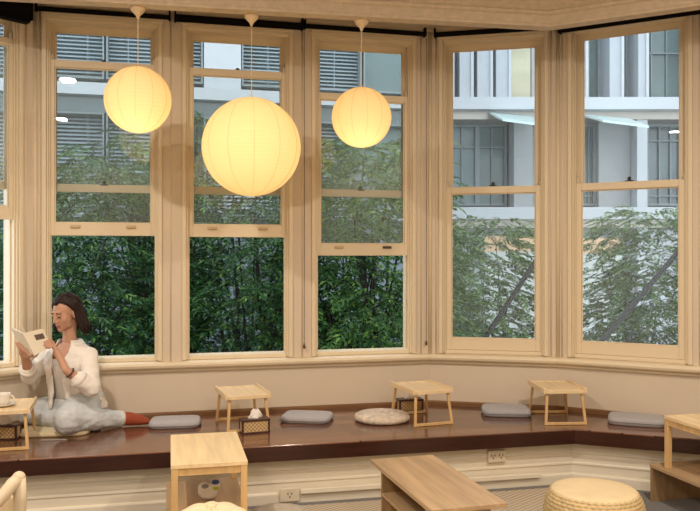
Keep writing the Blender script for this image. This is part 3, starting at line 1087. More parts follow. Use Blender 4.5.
# ------------------------------------------------------------------ the reading woman
def crease(o, shift, f1, a1, f2, a2, floor=None):
    """Push the surface in and out along its normals with two sizes of noise (cloth folds)."""
    n = len(o.data.vertices)
    co = np.empty(n * 3)
    no = np.empty(n * 3)
    o.data.vertices.foreach_get('co', co)
    o.data.vertex_normals.foreach_get('vector', no)
    co, no = co.reshape(-1, 3), no.reshape(-1, 3)
    for i in range(n):
        w = (co[i][0] + shift[0], co[i][1] + shift[1], co[i][2] + shift[2])
        d = a1 * noise.noise(Vector((w[0] * f1[0], w[1] * f1[1], w[2] * f1[2]))) + a2 * noise.noise(Vector((w[0] * f2[0], w[1] * f2[1], w[2] * f2[2])))
        co[i] += no[i] * d
        if floor is not None:
            co[i][2] = max(co[i][2], floor(w))
    o.data.vertices.foreach_set('co', co.ravel())
    o.data.update()


def lerp(a, b, t):
    return a + (b - a) * t


woman = empty('person_anchor', (-1.75, 4.95, BENCH))


def ring(c, ax, ay, a, b, n=28, a0=0.0, a1=2 * PI, e=1.0):
    """Ring of points round c: ax sideways, ay forwards."""
    out = []
    closed = abs(a1 - a0 - 2 * PI) < 1e-6
    for k in range(n):
        t = a0 + (a1 - a0) * k / (n if closed else n - 1)
        out.append(c + ax * (a * math.sin(t)) + ay * (b * math.cos(t)))
    return out


Z = Vector((0, 0, 1))
# joints, in world space
pelvis = at(78, 406, 5.05)
waist = at(74, 389, 5.02)
chest = at(71, 366, 4.98)
upper = at(70, 351, 4.97)
neck0 = at(70, 343, 4.965)
neck1 = at(69, 328, 4.95)
l_sho, l_elb, l_wri = at(88.5, 355.5, 4.91), at(91, 388, 4.78), at(66, 370, 4.70)
r_sho, r_elb, r_wri = at(51, 354, 5.03), at(30, 376, 4.95), at(25, 357, 4.80)
l_hip, l_kne, l_ank = at(88, 402, 5.00), at(67, 420, 4.74), at(122, 418.5, 5.03)
r_hip, r_kne, r_ank = at(66, 407, 5.07), at(29, 414, 5.00), at(58, 421, 4.93)
l_kne.z = max(l_kne.z, BENCH + 0.083)
l_ank.z = BENCH + 0.052
r_kne.z = max(r_kne.z, BENCH + 0.09)
r_ank.z = BENCH + 0.065
l_toe = at(146, 423, 5.06)
l_toe.z = BENCH + 0.030

# facing direction of chest and of head
cf = Vector((-0.42, -0.905, 0)).normalized()
cs_ = Vector((-cf.y, cf.x, 0))                    # towards her own left
yaw = math.radians(30)
hf = Vector((-math.sin(yaw), -math.cos(yaw), -0.26)).normalized()
hl = Vector((-hf.y, hf.x, 0)).normalized()
hl = Vector((hf.y, -hf.x, 0)).normalized() * -1   # her left, to the right in the picture
hu = hl.cross(hf) * -1
if hu.z < 0:
    hu = -hu
HC = at(66.0, 312.8, 4.93)
HS = 0.96


def H(l, f, u):
    return HC + (hl * l + hf * f + hu * u) * HS


axh = (hl * HS, hf * HS, hu * HS)
b = MB()
# head
b.ball(H(0, -0.012, 0.030), (0.070, 0.090, 0.083), axh, 28, 18)
b.ball(H(0, 0.030, -0.022), (0.058, 0.060, 0.082), axh, 24, 16)
b.ball(H(0, 0.046, -0.070), (0.038, 0.040, 0.036), axh, 20, 12)
b.ball(H(0, 0.066, -0.093), (0.021, 0.020, 0.018), axh, 16, 10)
for s in (-1, 1):
    b.ball(H(s * 0.031, 0.056, -0.026), (0.024, 0.021, 0.026), axh)          # cheeks
    b.ball(H(s * 0.034, 0.022, -0.066), (0.018, 0.034, 0.026), axh)          # jaw
    b.ball(H(s * 0.024, 0.078, 0.026), (0.022, 0.012, 0.010), axh)           # brow
    b.ball(H(s * 0.070, -0.010, -0.012), (0.008, 0.018, 0.030), axh)         # ears
    b.ball(H(s * 0.011, 0.092, -0.034), (0.008, 0.009, 0.007), axh, 10, 8)   # nostrils
b.tube([H(0, 0.082, 0.018), H(0, 0.093, -0.006), H(0, 0.103, -0.029)], [0.008, 0.009, 0.010], 12)
b.ball(H(0, 0.103, -0.030), (0.011, 0.011, 0.010), axh, 12, 8)
b.ball(H(0, 0.082, -0.057), (0.021, 0.012, 0.007), axh, 14, 8)
b.ball(H(0, 0.082, -0.067), (0.018, 0.012, 0.007), axh, 14, 8)
# neck and trunk
b.tube([H(0, -0.020, -0.045), lerp(neck1, neck0, .5), neck0, neck0 + Vector((0, 0, -0.03))], [0.044, 0.042, 0.049, 0.07], 18)
tr = []
for c, a, d in ((pelvis + Vector((0, 0, -0.07)), .14, .11), (pelvis, .165, .125), (waist, .130, .095), (chest, .150, .105), (upper + Vector((0, 0, -.015)), .155, .088), (neck0, .075, .055)):
    tr.append(ring(c, cs_, cf, a, d))
b.loft(tr)
b.ball(chest + cf * 0.075 + cs_ * 0.06, (0.06, 0.045, 0.055), (cs_, cf, Z))
b.ball(chest + cf * 0.075 - cs_ * 0.06, (0.06, 0.045, 0.055), (cs_, cf, Z))
# arms
b.capsule([l_sho, lerp(l_sho, l_elb, .5), l_elb, lerp(l_elb, l_wri, .35), l_wri], [.050, .043, .036, .036, .024])
b.capsule([r_sho, lerp(r_sho, r_elb, .5), r_elb, lerp(r_elb, r_wri, .35), r_wri], [.050, .043, .036, .036, .024])
# legs
b.capsule([l_hip, lerp(l_hip, l_kne, .5), l_kne, lerp(l_kne, l_ank, .3), l_ank], [.085, .078, .060, .055, .036])
b.capsule([r_hip, lerp(r_hip, r_kne, .5), r_kne, lerp(r_kne, r_ank, .3), r_ank], [.085, .078, .060, .055, .036])

# book corners first, the hands close on it
S_T, S_B = at(23, 333.5, 4.70), at(34.7, 355.8, 4.68)
R_T, R_B = at(43.2, 328.5, 4.79), at(51.2, 346.5, 4.77)
L_T, L_B = at(11, 327.5, 4.80), at(19.5, 346, 4.78)
nR = (R_T - S_T).cross(S_B - S_T).normalized()
if nR.y > 0:
    nR = -nR                                        # towards the viewer
nL = (L_T - S_T).cross(S_B - S_T).normalized()
if nL.dot(Vector((-0.5, -1, 0))) < 0:
    nL = -nL


def on_r(u, v, off=0.0):
    """point of the near cover: u from spine to free edge, v from top to bottom"""
    return lerp(lerp(S_T, R_T, u), lerp(S_B, R_B, u), v) + nR * off


def on_l(u, v, off=0.0):
    return lerp(lerp(S_T, L_T, u), lerp(S_B, L_B, u), v) + nL * off


def hand(wrist, palm, fingers, thumb):
    b.capsule([wrist, lerp(wrist, palm[0], 0.6)], [.023, .022], 12)
    for k in range(4):
        b.capsule([lerp(wrist, palm[k], 0.35), palm[k]], [.014, .0115], 10)
    for ch, r in zip(fingers, (.0074, .0078, .0075, .0066)):
        b.capsule(ch, [r * 1.1, r, r * .95, r * .85][:len(ch)], 10)
    b.capsule(thumb, [.013, .011, .0095, .008][:len(thumb)], 10)


# her left hand, on the near cover's free lower edge
pal = [on_r(1.16, 0.80 + 0.105 * k, -0.002) for k in range(4)]
fin = []
for k in range(4):
    v = 0.70 + 0.118 * k
    ln = (0.30, 0.36, 0.33, 0.22)[k]
    fin.append([pal[k], on_r(1.02, v, 0.013), on_r(1.02 - ln * 0.55, v - 0.02, 0.012), on_r(1.02 - ln, v - 0.01, 0.010)])
hand(l_wri, pal, fin, [lerp(l_wri, pal[0], 0.45), on_r(1.12, 0.66, -0.018), on_r(0.98, 0.58, -0.026), on_r(0.86, 0.54, -0.026)])
# her right hand, round the lower edge of the far cover
pal = [on_l(0.30 + 0.22 * k, 1.10, 0.004) for k in range(4)][::-1]
fin = []
for k in range(4):
    u = 0.96 - 0.20 * k
    ln = (0.22, 0.30, 0.28, 0.20)[k]
    fin.append([pal[k], on_l(u, 1.00, 0.013), on_l(u + 0.02, 1.0 - ln * 0.55, 0.012), on_l(u + 0.03, 1.0 - ln, 0.010)])
hand(r_wri, pal, fin, [lerp(r_wri, pal[3], 0.45), on_l(0.12, 1.06, -0.02), on_l(0.10, 0.92, -0.026), on_l(0.12, 0.82, -0.024)])

body = b.build('person', M['skin'])
fuse(body, 0.0036, 4, 0.5)
me = body.data
me.materials.clear()
me.materials.append(M['skin'])
me.materials.append(M['lip'])
for p in me.polygons:
    d = p.center - HC
    l, f, u = d.dot(hl) / HS, d.dot(hf) / HS, d.dot(hu) / HS
    if f > 0.078 and abs(l) < 0.021 - 0.25 * abs(u + 0.062) and -0.0745 < u < -0.052:
        p.material_index = 1
origin = Vector((-1.75, 4.95, BENCH))
me.transform(Matrix.Translation(-origin))
body.location = origin
bpy.data.objects.remove(woman)
tag(body, 'young woman in a white shirt and pale jeans sitting on the bench reading a book', 'person')


def wear(mb, name_, material, smooth=True):
    mb.v = [(x - origin.x, y - origin.y, z - origin.z) for x, y, z in mb.v]
    o = mb.build(name_, material, body, smooth=smooth)
    return o


# eyes, lashes and brows
for s in (-1, 1):
    m_ = MB()
    m_.ball(H(s * 0.029, 0.0795, 0.004), (0.0135, 0.0065, 0.0065), axh, 14, 10)
    wear(m_, 'eyelid', M['skin'])
    m_ = MB()
    m_.tube([H(s * 0.016, 0.0850, 0.001), H(s * 0.024, 0.0885, -0.0025), H(s * 0.033, 0.0868, -0.003), H(s * 0.043, 0.0790, 0.0)], [0.0012, 0.002, 0.0022, 0.001], 6)
    wear(m_, 'eyelashes', M['hair'])
    m_ = MB()
    m_.tube([H(s * 0.014, 0.0880, 0.022), H(s * 0.026, 0.0890, 0.027), H(s * 0.038, 0.0830, 0.026), H(s * 0.046, 0.0740, 0.020)], [0.0018, 0.0026, 0.0024, 0.001], 6)
    wear(m_, 'eyebrow', M['hair'])

# hair: parted in the middle, tucked behind the ear, falling to the shoulders
m_ = MB()
rng = random.Random(5)


def cap_pt(phi, th, k=1.0):
    """phi round the head from the face, th down from the crown."""
    return H(0.0795 * k * math.sin(phi) * math.sin(th), -0.018 + 0.098 * k * math.cos(phi) * math.sin(th), 0.030 + 0.093 * k * math.cos(th))


locks = 150
for i in range(locks):
    s = 1 if i % 2 else -1
    t = (i // 2) / (locks / 2 - 1)
    tuck = 1.50 if s > 0 else 1.12
    phi_end = s * (tuck + (PI - tuck) * t)
    part_f = 0.069 - 0.144 * t                       # where the lock leaves the parting
    root_ = H(s * 0.003, part_f, 0.030 + 0.093 * math.sqrt(max(0.0, 1 - ((part_f + 0.018) / 0.098) ** 2)) + 0.001)
    pts = [root_]
    rad = [0.007]
    for j in range(1, 9):
        q = j / 8
        th = 0.35 + 1.35 * q
        ph = phi_end * (0.46 + 0.54 * q) if t < 0.5 else phi_end
        c = cap_pt(ph, th, 1.0)
        w_ = min(1.0, q * 1.8)
        pts.append(lerp(root_ + (c - root_) * q, c, w_))
        rad.append(0.0105)
    last = pts[-1]
    drop = 0.150 + rng.uniform(-0.015, 0.012) - (0.03 if s < 0 and t < .3 else 0)
    back = Vector((0, 0, 0))
    for j in range(1, 6):
        q = j / 5
        spread = hl * (s * 0.020 * q) - hf * (0.012 * q) + hl * (0.010 * q * math.sin(3 * q + i))
        if s > 0:
            spread += Vector((0.034 * q * q, 0.012 * q, 0))
        pts.append(last + Vector((0, 0, -drop * q)) + spread)
        rad.append(0.0105 * (1 - 0.65 * q ** 2))
    m_.tube(pts, rad, 7)
# hair close to the skull
rings = []
for j in range(1, 15):
    th = 0.10 + 1.62 * j / 14
    rg = []
    for k in range(32):
        ph = 0.0 + 2 * PI * k / 32
        lim = 0.88 + 1.0 * (1 - math.cos(ph)) / 2 * 1.4 if abs(((ph + PI) % (2 * PI)) - PI) < 1.25 else 2.0
        rg.append(cap_pt(ph, min(th, lim), 0.975))
    rings.append(rg)
m_.loft(rings)
wear(m_, 'hair', M['hair'])

# tank top under the shirt
tk = MB()
rs = []
for c, a, d in ((pelvis + Vector((0, 0, 0.015)), .168, .128), (waist, .137, .102), (lerp(waist, chest, .5), .146, .112), (chest + Vector((0, 0, .005)), .157, .125), (lerp(chest, upper, .55), .156, .108)):
    rs.append(ring(c, cs_, cf, a, d, 40))
tk.loft(rs)
wear(tk, 'tank_top', M['tank'])

# open linen shirt: trunk ring with a gap at the front, sleeves rolled to the forearm
sh = MB()
rows = []
for c, a, d, gap, fo in ((pelvis + Vector((0, 0, -0.005)), .205, .165, .36, .0), (lerp(pelvis, waist, .5), .190, .150, .32, 0), (waist, .172, .135, .30, 0), (lerp(waist, chest, .5), .172, .140, .28, 0),
                         (chest, .176, .146, .25, 0), (lerp(chest, upper, .55), .180, .126, .27, 0), (upper + Vector((0, 0, .002)), .172, .098, .40, 0),
                         (lerp(upper, neck0, .55) + Vector((0, 0, .006)), .122, .080, .55, 0), (neck0 + Vector((0, 0, .004)), .074, .066, .75, 0), (neck0 + Vector((0, 0, .018)), .062, .064, .85, 0)):
    rows.append(ring(c, cs_, cf, a, d, 56, gap, 2 * PI - gap))
# folds
for j, rg in enumerate(rows):
    for k, p in enumerate(rg):
        w_ = 0.010 * max(0, 1 - j / 8) + 0.002
        d = (p - sum(rg, Vector()) / len(rg))
        d.z = 0
        d.normalize()
        rg[k] = p + d * (w_ * math.sin(k * 0.95 + j * 0.55) + 0.5 * w_ * math.sin(k * 2.1 - j))
solid = []
for rg in rows:
    c = sum(rg, Vector()) / len(rg)
    inner = [c + (p - c) * 0.90 for p in rg]
    solid.append(rg + inner[::-1])
sh.loft(solid)
arm_ends = []
for sho, elb, wri, te in ((l_sho, l_elb, l_wri, 0.50), (r_sho, r_elb, r_wri, 0.36)):
    inner = sho + (chest + Vector((0, 0, .07)) - sho) * 0.30
    end = lerp(elb, wri, te)
    arm_ends.append((elb, end))
    sh.capsule([inner, sho, lerp(sho, elb, .3), lerp(sho, elb, .65), elb, lerp(elb, end, .5), end], [.056, .057, .057, .056, .056, .053, .050], 16)
o = wear(sh, 'shirt', M['shirt'])
fuse(o, 0.0065, 5)
crease(o, origin, (14, 14, 26), 0.006, (42, 42, 55), 0.0022)
o.data.materials.clear()
o.data.materials.append(M['shirt'])
for elb, end in arm_ends:
    c = MB()
    d = (end - elb).normalized()
    c.tube([end - d * 0.020, end - d * 0.018, end + d * 0.012, end + d * 0.014], [.050, .054, .053, .046], 20)
    wear(c, 'cuff', M['shirt'])
# collar flaps and placket edges
m_ = MB()
top = [Vector(p) for p in rows[-1]]
low = []
for k, p in enumerate(top):
    d = p - (neck0 + Vector((0, 0, .03)))
    d.z = 0
    d.normalize()
    e_ = abs(k / (len(top) - 1) - 0.5) * 2
    low.append(p + d * (0.032 + 0.016 * e_) + Vector((0, 0, -0.034 - 0.040 * e_ ** 3)))
cc = neck0 + Vector((0, 0, .02))
out_ = [p + Vector((p.x - cc.x, p.y - cc.y, 0)).normalized() * 0.008 + Vector((0, 0, .006)) for p in top]
m_.loft([out_, low], caps=False, closed=False)
o = wear(m_, 'collar', M['shirt'])
sd = o.modifiers.new('solid', 'SOLIDIFY')
sd.thickness = 0.005


# bracelet
d = (l_wri - l_elb).normalized()
u_ = d.orthogonal().normalized()
w_ = d.cross(u_)
c = lerp(l_elb, l_wri, 0.84)
m_ = MB().tube([c + (u_ * math.cos(2 * PI * k / 20) + w_ * math.sin(2 * PI * k / 20)) * 0.031 for k in range(21)], 0.005, 8)
wear(m_, 'bracelet', M['darkwood'])

# jeans
j_ = MB()
hip_c = pelvis + Vector((0, 0, -0.015))
j_.loft([ring(hip_c + Vector((0, 0, -0.09)), cs_, cf, .150, .12), ring(hip_c, cs_, cf, .185, .142), ring(lerp(hip_c, waist, .6), cs_, cf, .160, .122)])
j_.capsule([l_hip, lerp(l_hip, l_kne, .5), l_kne, lerp(l_kne, l_ank, .25), lerp(l_kne, l_ank, .6), lerp(l_kne, l_ank, .96)], [.106, .100, .086, .076, .064, .050], 18)
j_.capsule([r_hip, lerp(r_hip, r_kne, .5), r_kne, lerp(r_kne, r_ank, .3), r_ank], [.098, .090, .076, .066, .055], 18)
o = wear(j_, 'jeans', M['jeans'])
fuse(o, 0.009, 6)


def pad_floor(w):
    dx, dy = w[0] + 1.83, w[1] - 4.865
    cr, sr = math.cos(R(8)), math.sin(R(8))
    on_pad = abs(dx * cr + dy * sr) < 0.208 and abs(-dx * sr + dy * cr) < 0.133
    return 0.0275 if on_pad else 0.001


crease(o, origin, (22, 14, 30), 0.007, (50, 40, 60), 0.004, pad_floor)
o.data.materials.clear()
o.data.materials.append(M['jeans'])
# hem roll and rust-red shoe
hem = lerp(l_kne, l_ank, .97)
m_ = MB()
d = (l_ank - l_kne).normalized()
m_.tube([hem - d * 0.016, hem + d * 0.012], [.051, .050], 20)
wear(m_, 'hem', M['tank'])
m_ = MB()
ft = (l_toe - l_ank)
ft.z = 0
fd = ft.normalized()
m_.capsule([l_ank + fd * 0.0, l_ank + fd * 0.05 + Vector((0, 0, -.004)), l_ank + fd * 0.11 + Vector((0, 0, -.014)), l_ank + fd * 0.155 + Vector((0, 0, -.024))], [.044, .043, .034, .022], 18)
o = wear(m_, 'shoe', M['slipper'])
fuse(o, 0.006, 5)
for v in o.data.vertices:
    v.co.z = max(v.co.z, 0.001)
o.data.materials.clear()
o.data.materials.append(M['slipper'])

# thin cream cushion she sits on
m_ = MB()
cs2 = []
for sc, z in ((0.94, 0.0), (1.0, 0.006), (1.0, 0.020), (0.96, 0.026), (0.5, 0.027), (0.02, 0.027)):
    rg = []
    for k in range(40):
        a = 2 * PI * k / 40
        rg.append(Vector((0.21 * sc * math.copysign(abs(math.cos(a)) ** .4, math.cos(a)), 0.135 * sc * math.copysign(abs(math.sin(a)) ** .4, math.sin(a)), z)))
    cs2.append(rg)
m_.loft(cs2)
o = m_.build('seat_cushion', M['cream_cloth'], loc=(-1.83, 4.865, BENCH), rot=R(8), smooth=True)
tag(o, 'thin cream cushion mostly hidden beneath the sitting woman\'s jeans', 'cushion')

# ------------------------------------------------------------------ the book
bk_o = lerp(S_B, S_T, 0.5)
book = empty('book', bk_o, 0, label='open cream paperback with a dark label held up by the woman', cat='book')
m_ = MB()
n = 8


def leafblock(fn, nrm, t0, t1, inset, curve, u1=1.0):
    """Slab between two offsets from a cover, gently curved out from the spine."""
    m_ = MB()
    rg = []
    for i in range(n + 1):
        u = u1 * i / n
        bow = curve * math.sin(PI * min(1, u * 1.0))
        rg.append([fn(u, inset, t0) + nrm * bow, fn(u, 1 - inset, t0) + nrm * bow, fn(u, 1 - inset, t1) + nrm * bow, fn(u, inset, t1) + nrm * bow])
    m_.loft(rg)
    return m_


leafblock(on_r, nR, -0.0008, 0.0008, 0.0, 0.004).build('cover', M['cover'], book, world=True)
leafblock(on_l, nL, -0.0008, 0.0008, 0.0, 0.003).build('cover', M['cover'], book, world=True)
leafblock(on_r, nR, -0.013, -0.001, 0.012, 0.004, 0.97).build('page_block', M['page'], book, world=True)
leafblock(on_l, nL, -0.010, -0.001, 0.012, 0.003, 0.97).build('page_block', M['page'], book, world=True)
# a loose leaf standing up between the covers
mid_t = at(21, 323.5, 4.80)
mid_b = mid_t + (S_B - S_T) * 0.98
m_ = MB()
m_.loft([[S_T + Vector((0, .006, 0)), S_B + Vector((0, .006, 0)), S_B + Vector((0, .0075, 0)), S_T + Vector((0, .0075, 0))],
         [mid_t, mid_b, mid_b + Vector((.0015, 0, 0)), mid_t + Vector((.0015, 0, 0))]])
m_.build('loose_leaf', M['page'], book, world=True)
m_ = MB()
rg = []
for i in range(9):
    u = 0.42 + 0.46 * i / 8
    up = nR * (0.004 * math.sin(PI * u) + 0.0012)
    lo = nR * 0.0006
    t0, t1 = 0.20 + 0.03 * i / 8, 0.46 + 0.05 * i / 8
    rg.append([on_r(u, t0) + up, on_r(u, t1) + up, on_r(u, t1) + up - lo, on_r(u, t0) + up - lo])
m_.loft(rg)
m_.build('title_label', M['label'], book, world=True)


# ------------------------------------------------------------------ outside: ground, buildings
GZ = -1.3
m_ = MB().box(-30, 30, 6.4, 60, GZ - 0.2, GZ)
m_.v = [(a, b + 0.0, c) for a, b, c in m_.v]
tag(m_.build('ground', M['ground']), kind='structure')
m_ = MB()
m_.loft([[Vector((x, y, GZ)) for x, y in ((1.2, 10.2), (26, 8.0), (26, 20.3), (1.2, 20.3))],
         [Vector((x, y, GZ + 0.03)) for x, y in ((1.2, 10.2), (26, 8.0), (26, 20.3), (1.2, 20.3))]])
tag(m_.build('paving', M['paving']), kind='structure')

# blue grey office block with venetian blinds, behind the trees on the left
OB = Frame((-9.5, 13.0), (1.55, 15.6))
ob = empty('office_building', OB.loc, OB.rot, label='blue grey office block with venetian blinds in its windows, behind the trees on the left', cat='building')
MB().box(0, OB.L, 0.35, 3.0, GZ, 9.0).build('wall', M['facade'], ob)


def opx(x, y):
    return OB.pix(x, y, 0.0)


zb0, zb1 = opx(100, 96)[1], opx(100, 84)[1]
MB().box(0, OB.L, -0.12, 0.35, zb0, zb1).build('band', M['concrete'], ob)
MB().box(0, OB.L, 0.05, 0.35, zb0 - 0.30, zb0).build('soffit_shade', M['pane_dark'], ob)  # dark strip put in as the shadow under the band
s0, s1 = opx(204, 60)[0], opx(241, 60)[0]
MB().box(s0, s1, 0.0, 0.35, zb1 + 0.0, 8.5).build('cladding_panel', M['concrete'], ob)


def office_window(x0, x1, z0, z1, blind, xref=None):
    a, b = opx(x0, 80)[0], opx(x1, 80)[0]
    mid = (a + b) / 2
    wn = MB()
    t = 0.03
    wn.box(a, a + t, 0.02, 0.36, z0, z1)
    wn.box(b - t, b, 0.02, 0.36, z0, z1)
    wn.box(a + t, b - t, 0.02, 0.36, z0, z0 + t)
    wn.box(a + t, b - t, 0.02, 0.36, z1 - t, z1)
    k = max(1, int(round((b - a) / 1.5)))
    for i in range(1, k):
        q = a + (b - a) * i / k
        wn.box(q - 0.025, q + 0.025, 0.06, 0.34, z0 + t, z1 - t)
    f = wn.build('window', M['mullion'], ob)
    MB().box(a + t, b - t, 0.30, 0.33, z0 + t, z1 - t).build('pane', M['pane_grey'] if not blind else M['pane_dark'], f)
    if blind:
        bl = MB()
        z = z0 + t + 0.04
        while z < z1 - t - 0.04:
            bl.add([(a + t + .01, 0.20, z - 0.016), (b - t - .01, 0.20, z - 0.016), (b - t - .01, 0.235, z + 0.020), (a + t + .01, 0.235, z + 0.020)], [(0, 1, 2, 3)])
            bl.add([(a + t + .01, 0.203, z - 0.018), (b - t - .01, 0.203, z - 0.018), (b - t - .01, 0.238, z + 0.018), (a + t + .01, 0.238, z + 0.018)], [(3, 2, 1, 0)])
            z += 0.072
        for q in (0.22, 0.78):
            x = a + (b - a) * q
            bl.box(x - 0.008, x + 0.008, 0.195, 0.20, z0 + t, z1 - t)
        bl.build('blind', M['blind'], f)


up0, up1 = zb1 + 0.10, zb1 + 2.6
lo0, lo1 = zb0 - 2.2, zb0 - 0.30
for x0, x1 in ((-60, 20), (24, 104), (106, 203)):
    office_window(x0, x1, up0, up1, True)
office_window(242, 362, up0, up1, True)
office_window(364, 424, up0, up1, False)
for x0, x1 in ((-60, 20), (24, 104), (106, 190), (204, 300), (304, 352)):
    office_window(x0, x1, lo0, lo1, True)
office_window(354, 424, lo0, lo1, False)

# white building opposite the right hand windows
WB = Frame((1.4, 20.0), (15.4, 20.0))


def wpx(x, y):
    s, z = WB.pix(x, y, 0.0)
    return s, z


wb = empty('white_building', WB.loc, WB.rot, label='modern white and glass building with projecting bands, seen through the right windows', cat='building')
zB1, zB0 = wpx(500, 97)[1], wpx(500, 109)[1]
zC1, zC0 = wpx(500, 207)[1], wpx(500, 219)[1]
MB().box(-2.4, WB.L, 1.4, 5.0, GZ, 10.5).build('core_wall', M['greyclad'], wb)
MB().box(-2.4, WB.L, 0.0, 1.4, zB0, zB1).build('upper_band', M['concrete'], wb)
MB().box(-2.4, WB.L, 0.0, 1.4, zC0, zC1).build('lower_band', M['concrete'], wb)
for z, nm in ((zB0, 'upper'), (zC0, 'lower')):
    MB().box(-2.4, WB.L, 0.25, 1.39, z - 0.22, z).build('soffit_shade', M['greymetal'], wb)  # dark soffit strips; the lower one imitates the shadow under its band
# tall fins above the upper band
for x0, x1, mt in ((430, 437, 'concrete'), (452, 455.5, 'concrete'), (461, 475, 'concrete'), (479, 494.5, 'concrete'), (498, 513, 'concrete'),
                   (586.5, 591, 'concrete'), (613, 627, 'concrete'), (642, 652, 'concrete'), (700, 712, 'concrete')):
    a, b = wpx(x0, 60)[0], wpx(x1, 60)[0]
    fin = MB().box(a, b - 0.07, 0.25, 1.35, zB1, 10.2).build('fin', M['finclad'], wb)
    MB().box(b - 0.07, b, 0.20, 1.35, zB1, 10.2).build('fin_edge', M['concrete'], fin)
a, b = wpx(514, 60)[0], wpx(535, 60)[0]
MB().box(a, b, 0.5, 1.35, zB1, 10.2).build('yellow_panel', M['yellowpanel'], wb)
a, b = wpx(536, 60)[0], wpx(585, 60)[0]
MB().box(a, b, 0.5, 1.35, zB1, 10.2).build('cladding_panel', M['greyclad'], wb)


def wwindow(x0, x1, z0, z1, material, mull, off=1.15, rails=()):
    a, b = wpx(x0, 60)[0], wpx(x1, 60)[0]
    m_ = MB()
    t = 0.06
    m_.box(a, a + t, off - 0.12, off + 0.2, z0, z1)
    m_.box(b - t, b, off - 0.12, off + 0.2, z0, z1)
    m_.box(a + t, b - t, off - 0.12, off + 0.2, z0, z0 + t)
    m_.box(a + t, b - t, off - 0.12, off + 0.2, z1 - t, z1)
    for i in range(1, mull + 1):
        q = a + (b - a) * i / (mull + 1)
        m_.box(q - 0.018, q + 0.018, off - 0.06, off + 0.15, z0 + t, z1 - t)
    for r_ in rails:
        q = z0 + (z1 - z0) * r_
        m_.box(a + t, b - t, off - 0.09, off + 0.15, q - 0.018, q + 0.018)
    f = m_.build('window', M['mullion'], wb)
    MB().box(a + t, b - t, off + 0.02, off + 0.06, z0 + t, z1 - t).build('pane', M[material], f)


# upper storey glazing between the fins
for x0, x1, mu, rl in ((437, 452, 0, ()), (455.5, 461, 0, ()), (475, 479, 0, ()), (494.5, 498, 0, ()), (591, 613, 1, ()), (627, 642, 0, (0.4,)), (652, 700, 2, (0.3, 0.55))):
    wwindow(x0, x1, zB1, 10.2, 'pane_grey', mu, rails=rl)
# middle storey
for x0, x1, mu, rl in ((425, 452, 1, (0.62,)), (452, 484, 1, (0.72,)), (484, 515, 1, (0.72,)), (583, 608, 3, (0.12,)), (653, 700, 3, (0.12, 0.8))):
    wwindow(x0, x1, zC1 + 0.10, zB0 - 0.22, 'pane_grey' if x0 < 640 else 'pane_dark', mu, rails=rl)
a, b = wpx(517, 60)[0], wpx(536, 60)[0]
MB().box(a, b, 0.35, 1.35, zC1, zB0 - 0.22).build('pier', M['greyclad'], wb)
a, b = wpx(608, 60)[0], wpx(641, 60)[0]
MB().box(a, b, 0.75, 1.35, zC1, zB0 - 0.22).build('pier', M['greyclad'], wb)
a, b = wpx(641.5, 60)[0], wpx(652, 60)[0]
MB().box(a, b, 0.3, 1.35, zC1, zB0).build('pillar', M['concrete'], wb)
MB().box(a, b, 0.3, 1.35, GZ, zC0).build('pillar', M['concrete'], wb)
# ground floor: pale panels behind the shrubs, a peach hoarding and white boards
a, b = wpx(425, 60)[0], wpx(641, 60)[0]
for i in range(6):
    MB().box(a + (b - a) * i / 6 + 0.02, a + (b - a) * (i + 1) / 6 - 0.02, 1.1, 1.35, GZ, zC0 - 0.22).build('wall_panel', M['paleclad'], wb)
a, b = wpx(652.5, 60)[0], wpx(720, 60)[0]
m_ = MB()
z = GZ
while z < zC0 - 0.24:
    m_.box(a, b, 0.55, 1.35, z, z + 0.27)
    z += 0.29
m_.build('white_boarding', M['concrete'], wb)
# glass canopies
for x0, x1, y0, y1, nm in ((490, 537, 112, 125, 0), (583, 632, 114, 126, 1)):
    a, b = wpx(x0, 60)[0], wpx(x1, 60)[0]
    za = wpx(x0, y0 - 1)[1]
    zf = EYE - (y1 - 4 - CY) / F * 18.6
    m_ = MB()
    m_.add([(a, 0.30, za), (b, 0.30, za - 0.12), (b - 0.1, -1.4, zf - 0.14), (a + 0.05, -1.4, zf),
            (a, 0.30, za + .05), (b, 0.30, za - 0.07), (b - 0.1, -1.4, zf - 0.09), (a + 0.05, -1.4, zf + 0.05)],
           [(3, 2, 1, 0), (4, 5, 6, 7), (0, 1, 5, 4), (1, 2, 6, 5), (2, 3, 7, 6), (3, 0, 4, 7)])
    m_.build('canopy', M['canopy'], wb)
HB = Frame((1.6, 17.2), (9.0, 17.0))
for i, (xa, xb, yt) in enumerate(((484, 541, 236), (566, 622, 238))):
    a, b = HB.pix(xa, 240)[0], HB.pix(xb, 240)[0]
    h0 = empty('hoarding', HB.world((a + b) / 2, 0, GZ + 0.03), HB.rot, cat='fence',
               label=('pale hoarding with peach top board outside the window right of the bay corner', 'pale hoarding with peach top board outside the rightmost window')[i])
    w2 = (b - a) / 2
    zt = HB.pix((xa + xb) / 2, yt)[1] - GZ - 0.03
    MB().box(-w2, w2, 0, 0.05, zt - 0.34, zt).build('board', M['peach'], h0)
    MB().box(-w2, w2, 0.01, 0.04, 0.12, zt - 0.34).build('lower_board', M['paving'], h0)
    for sx in (-1, 0, 1):
        MB().box(sx * (w2 - 0.05) - 0.05, sx * (w2 - 0.05) + 0.05, 0.05, 0.15, 0, zt).build('post', M['greyclad'], h0)

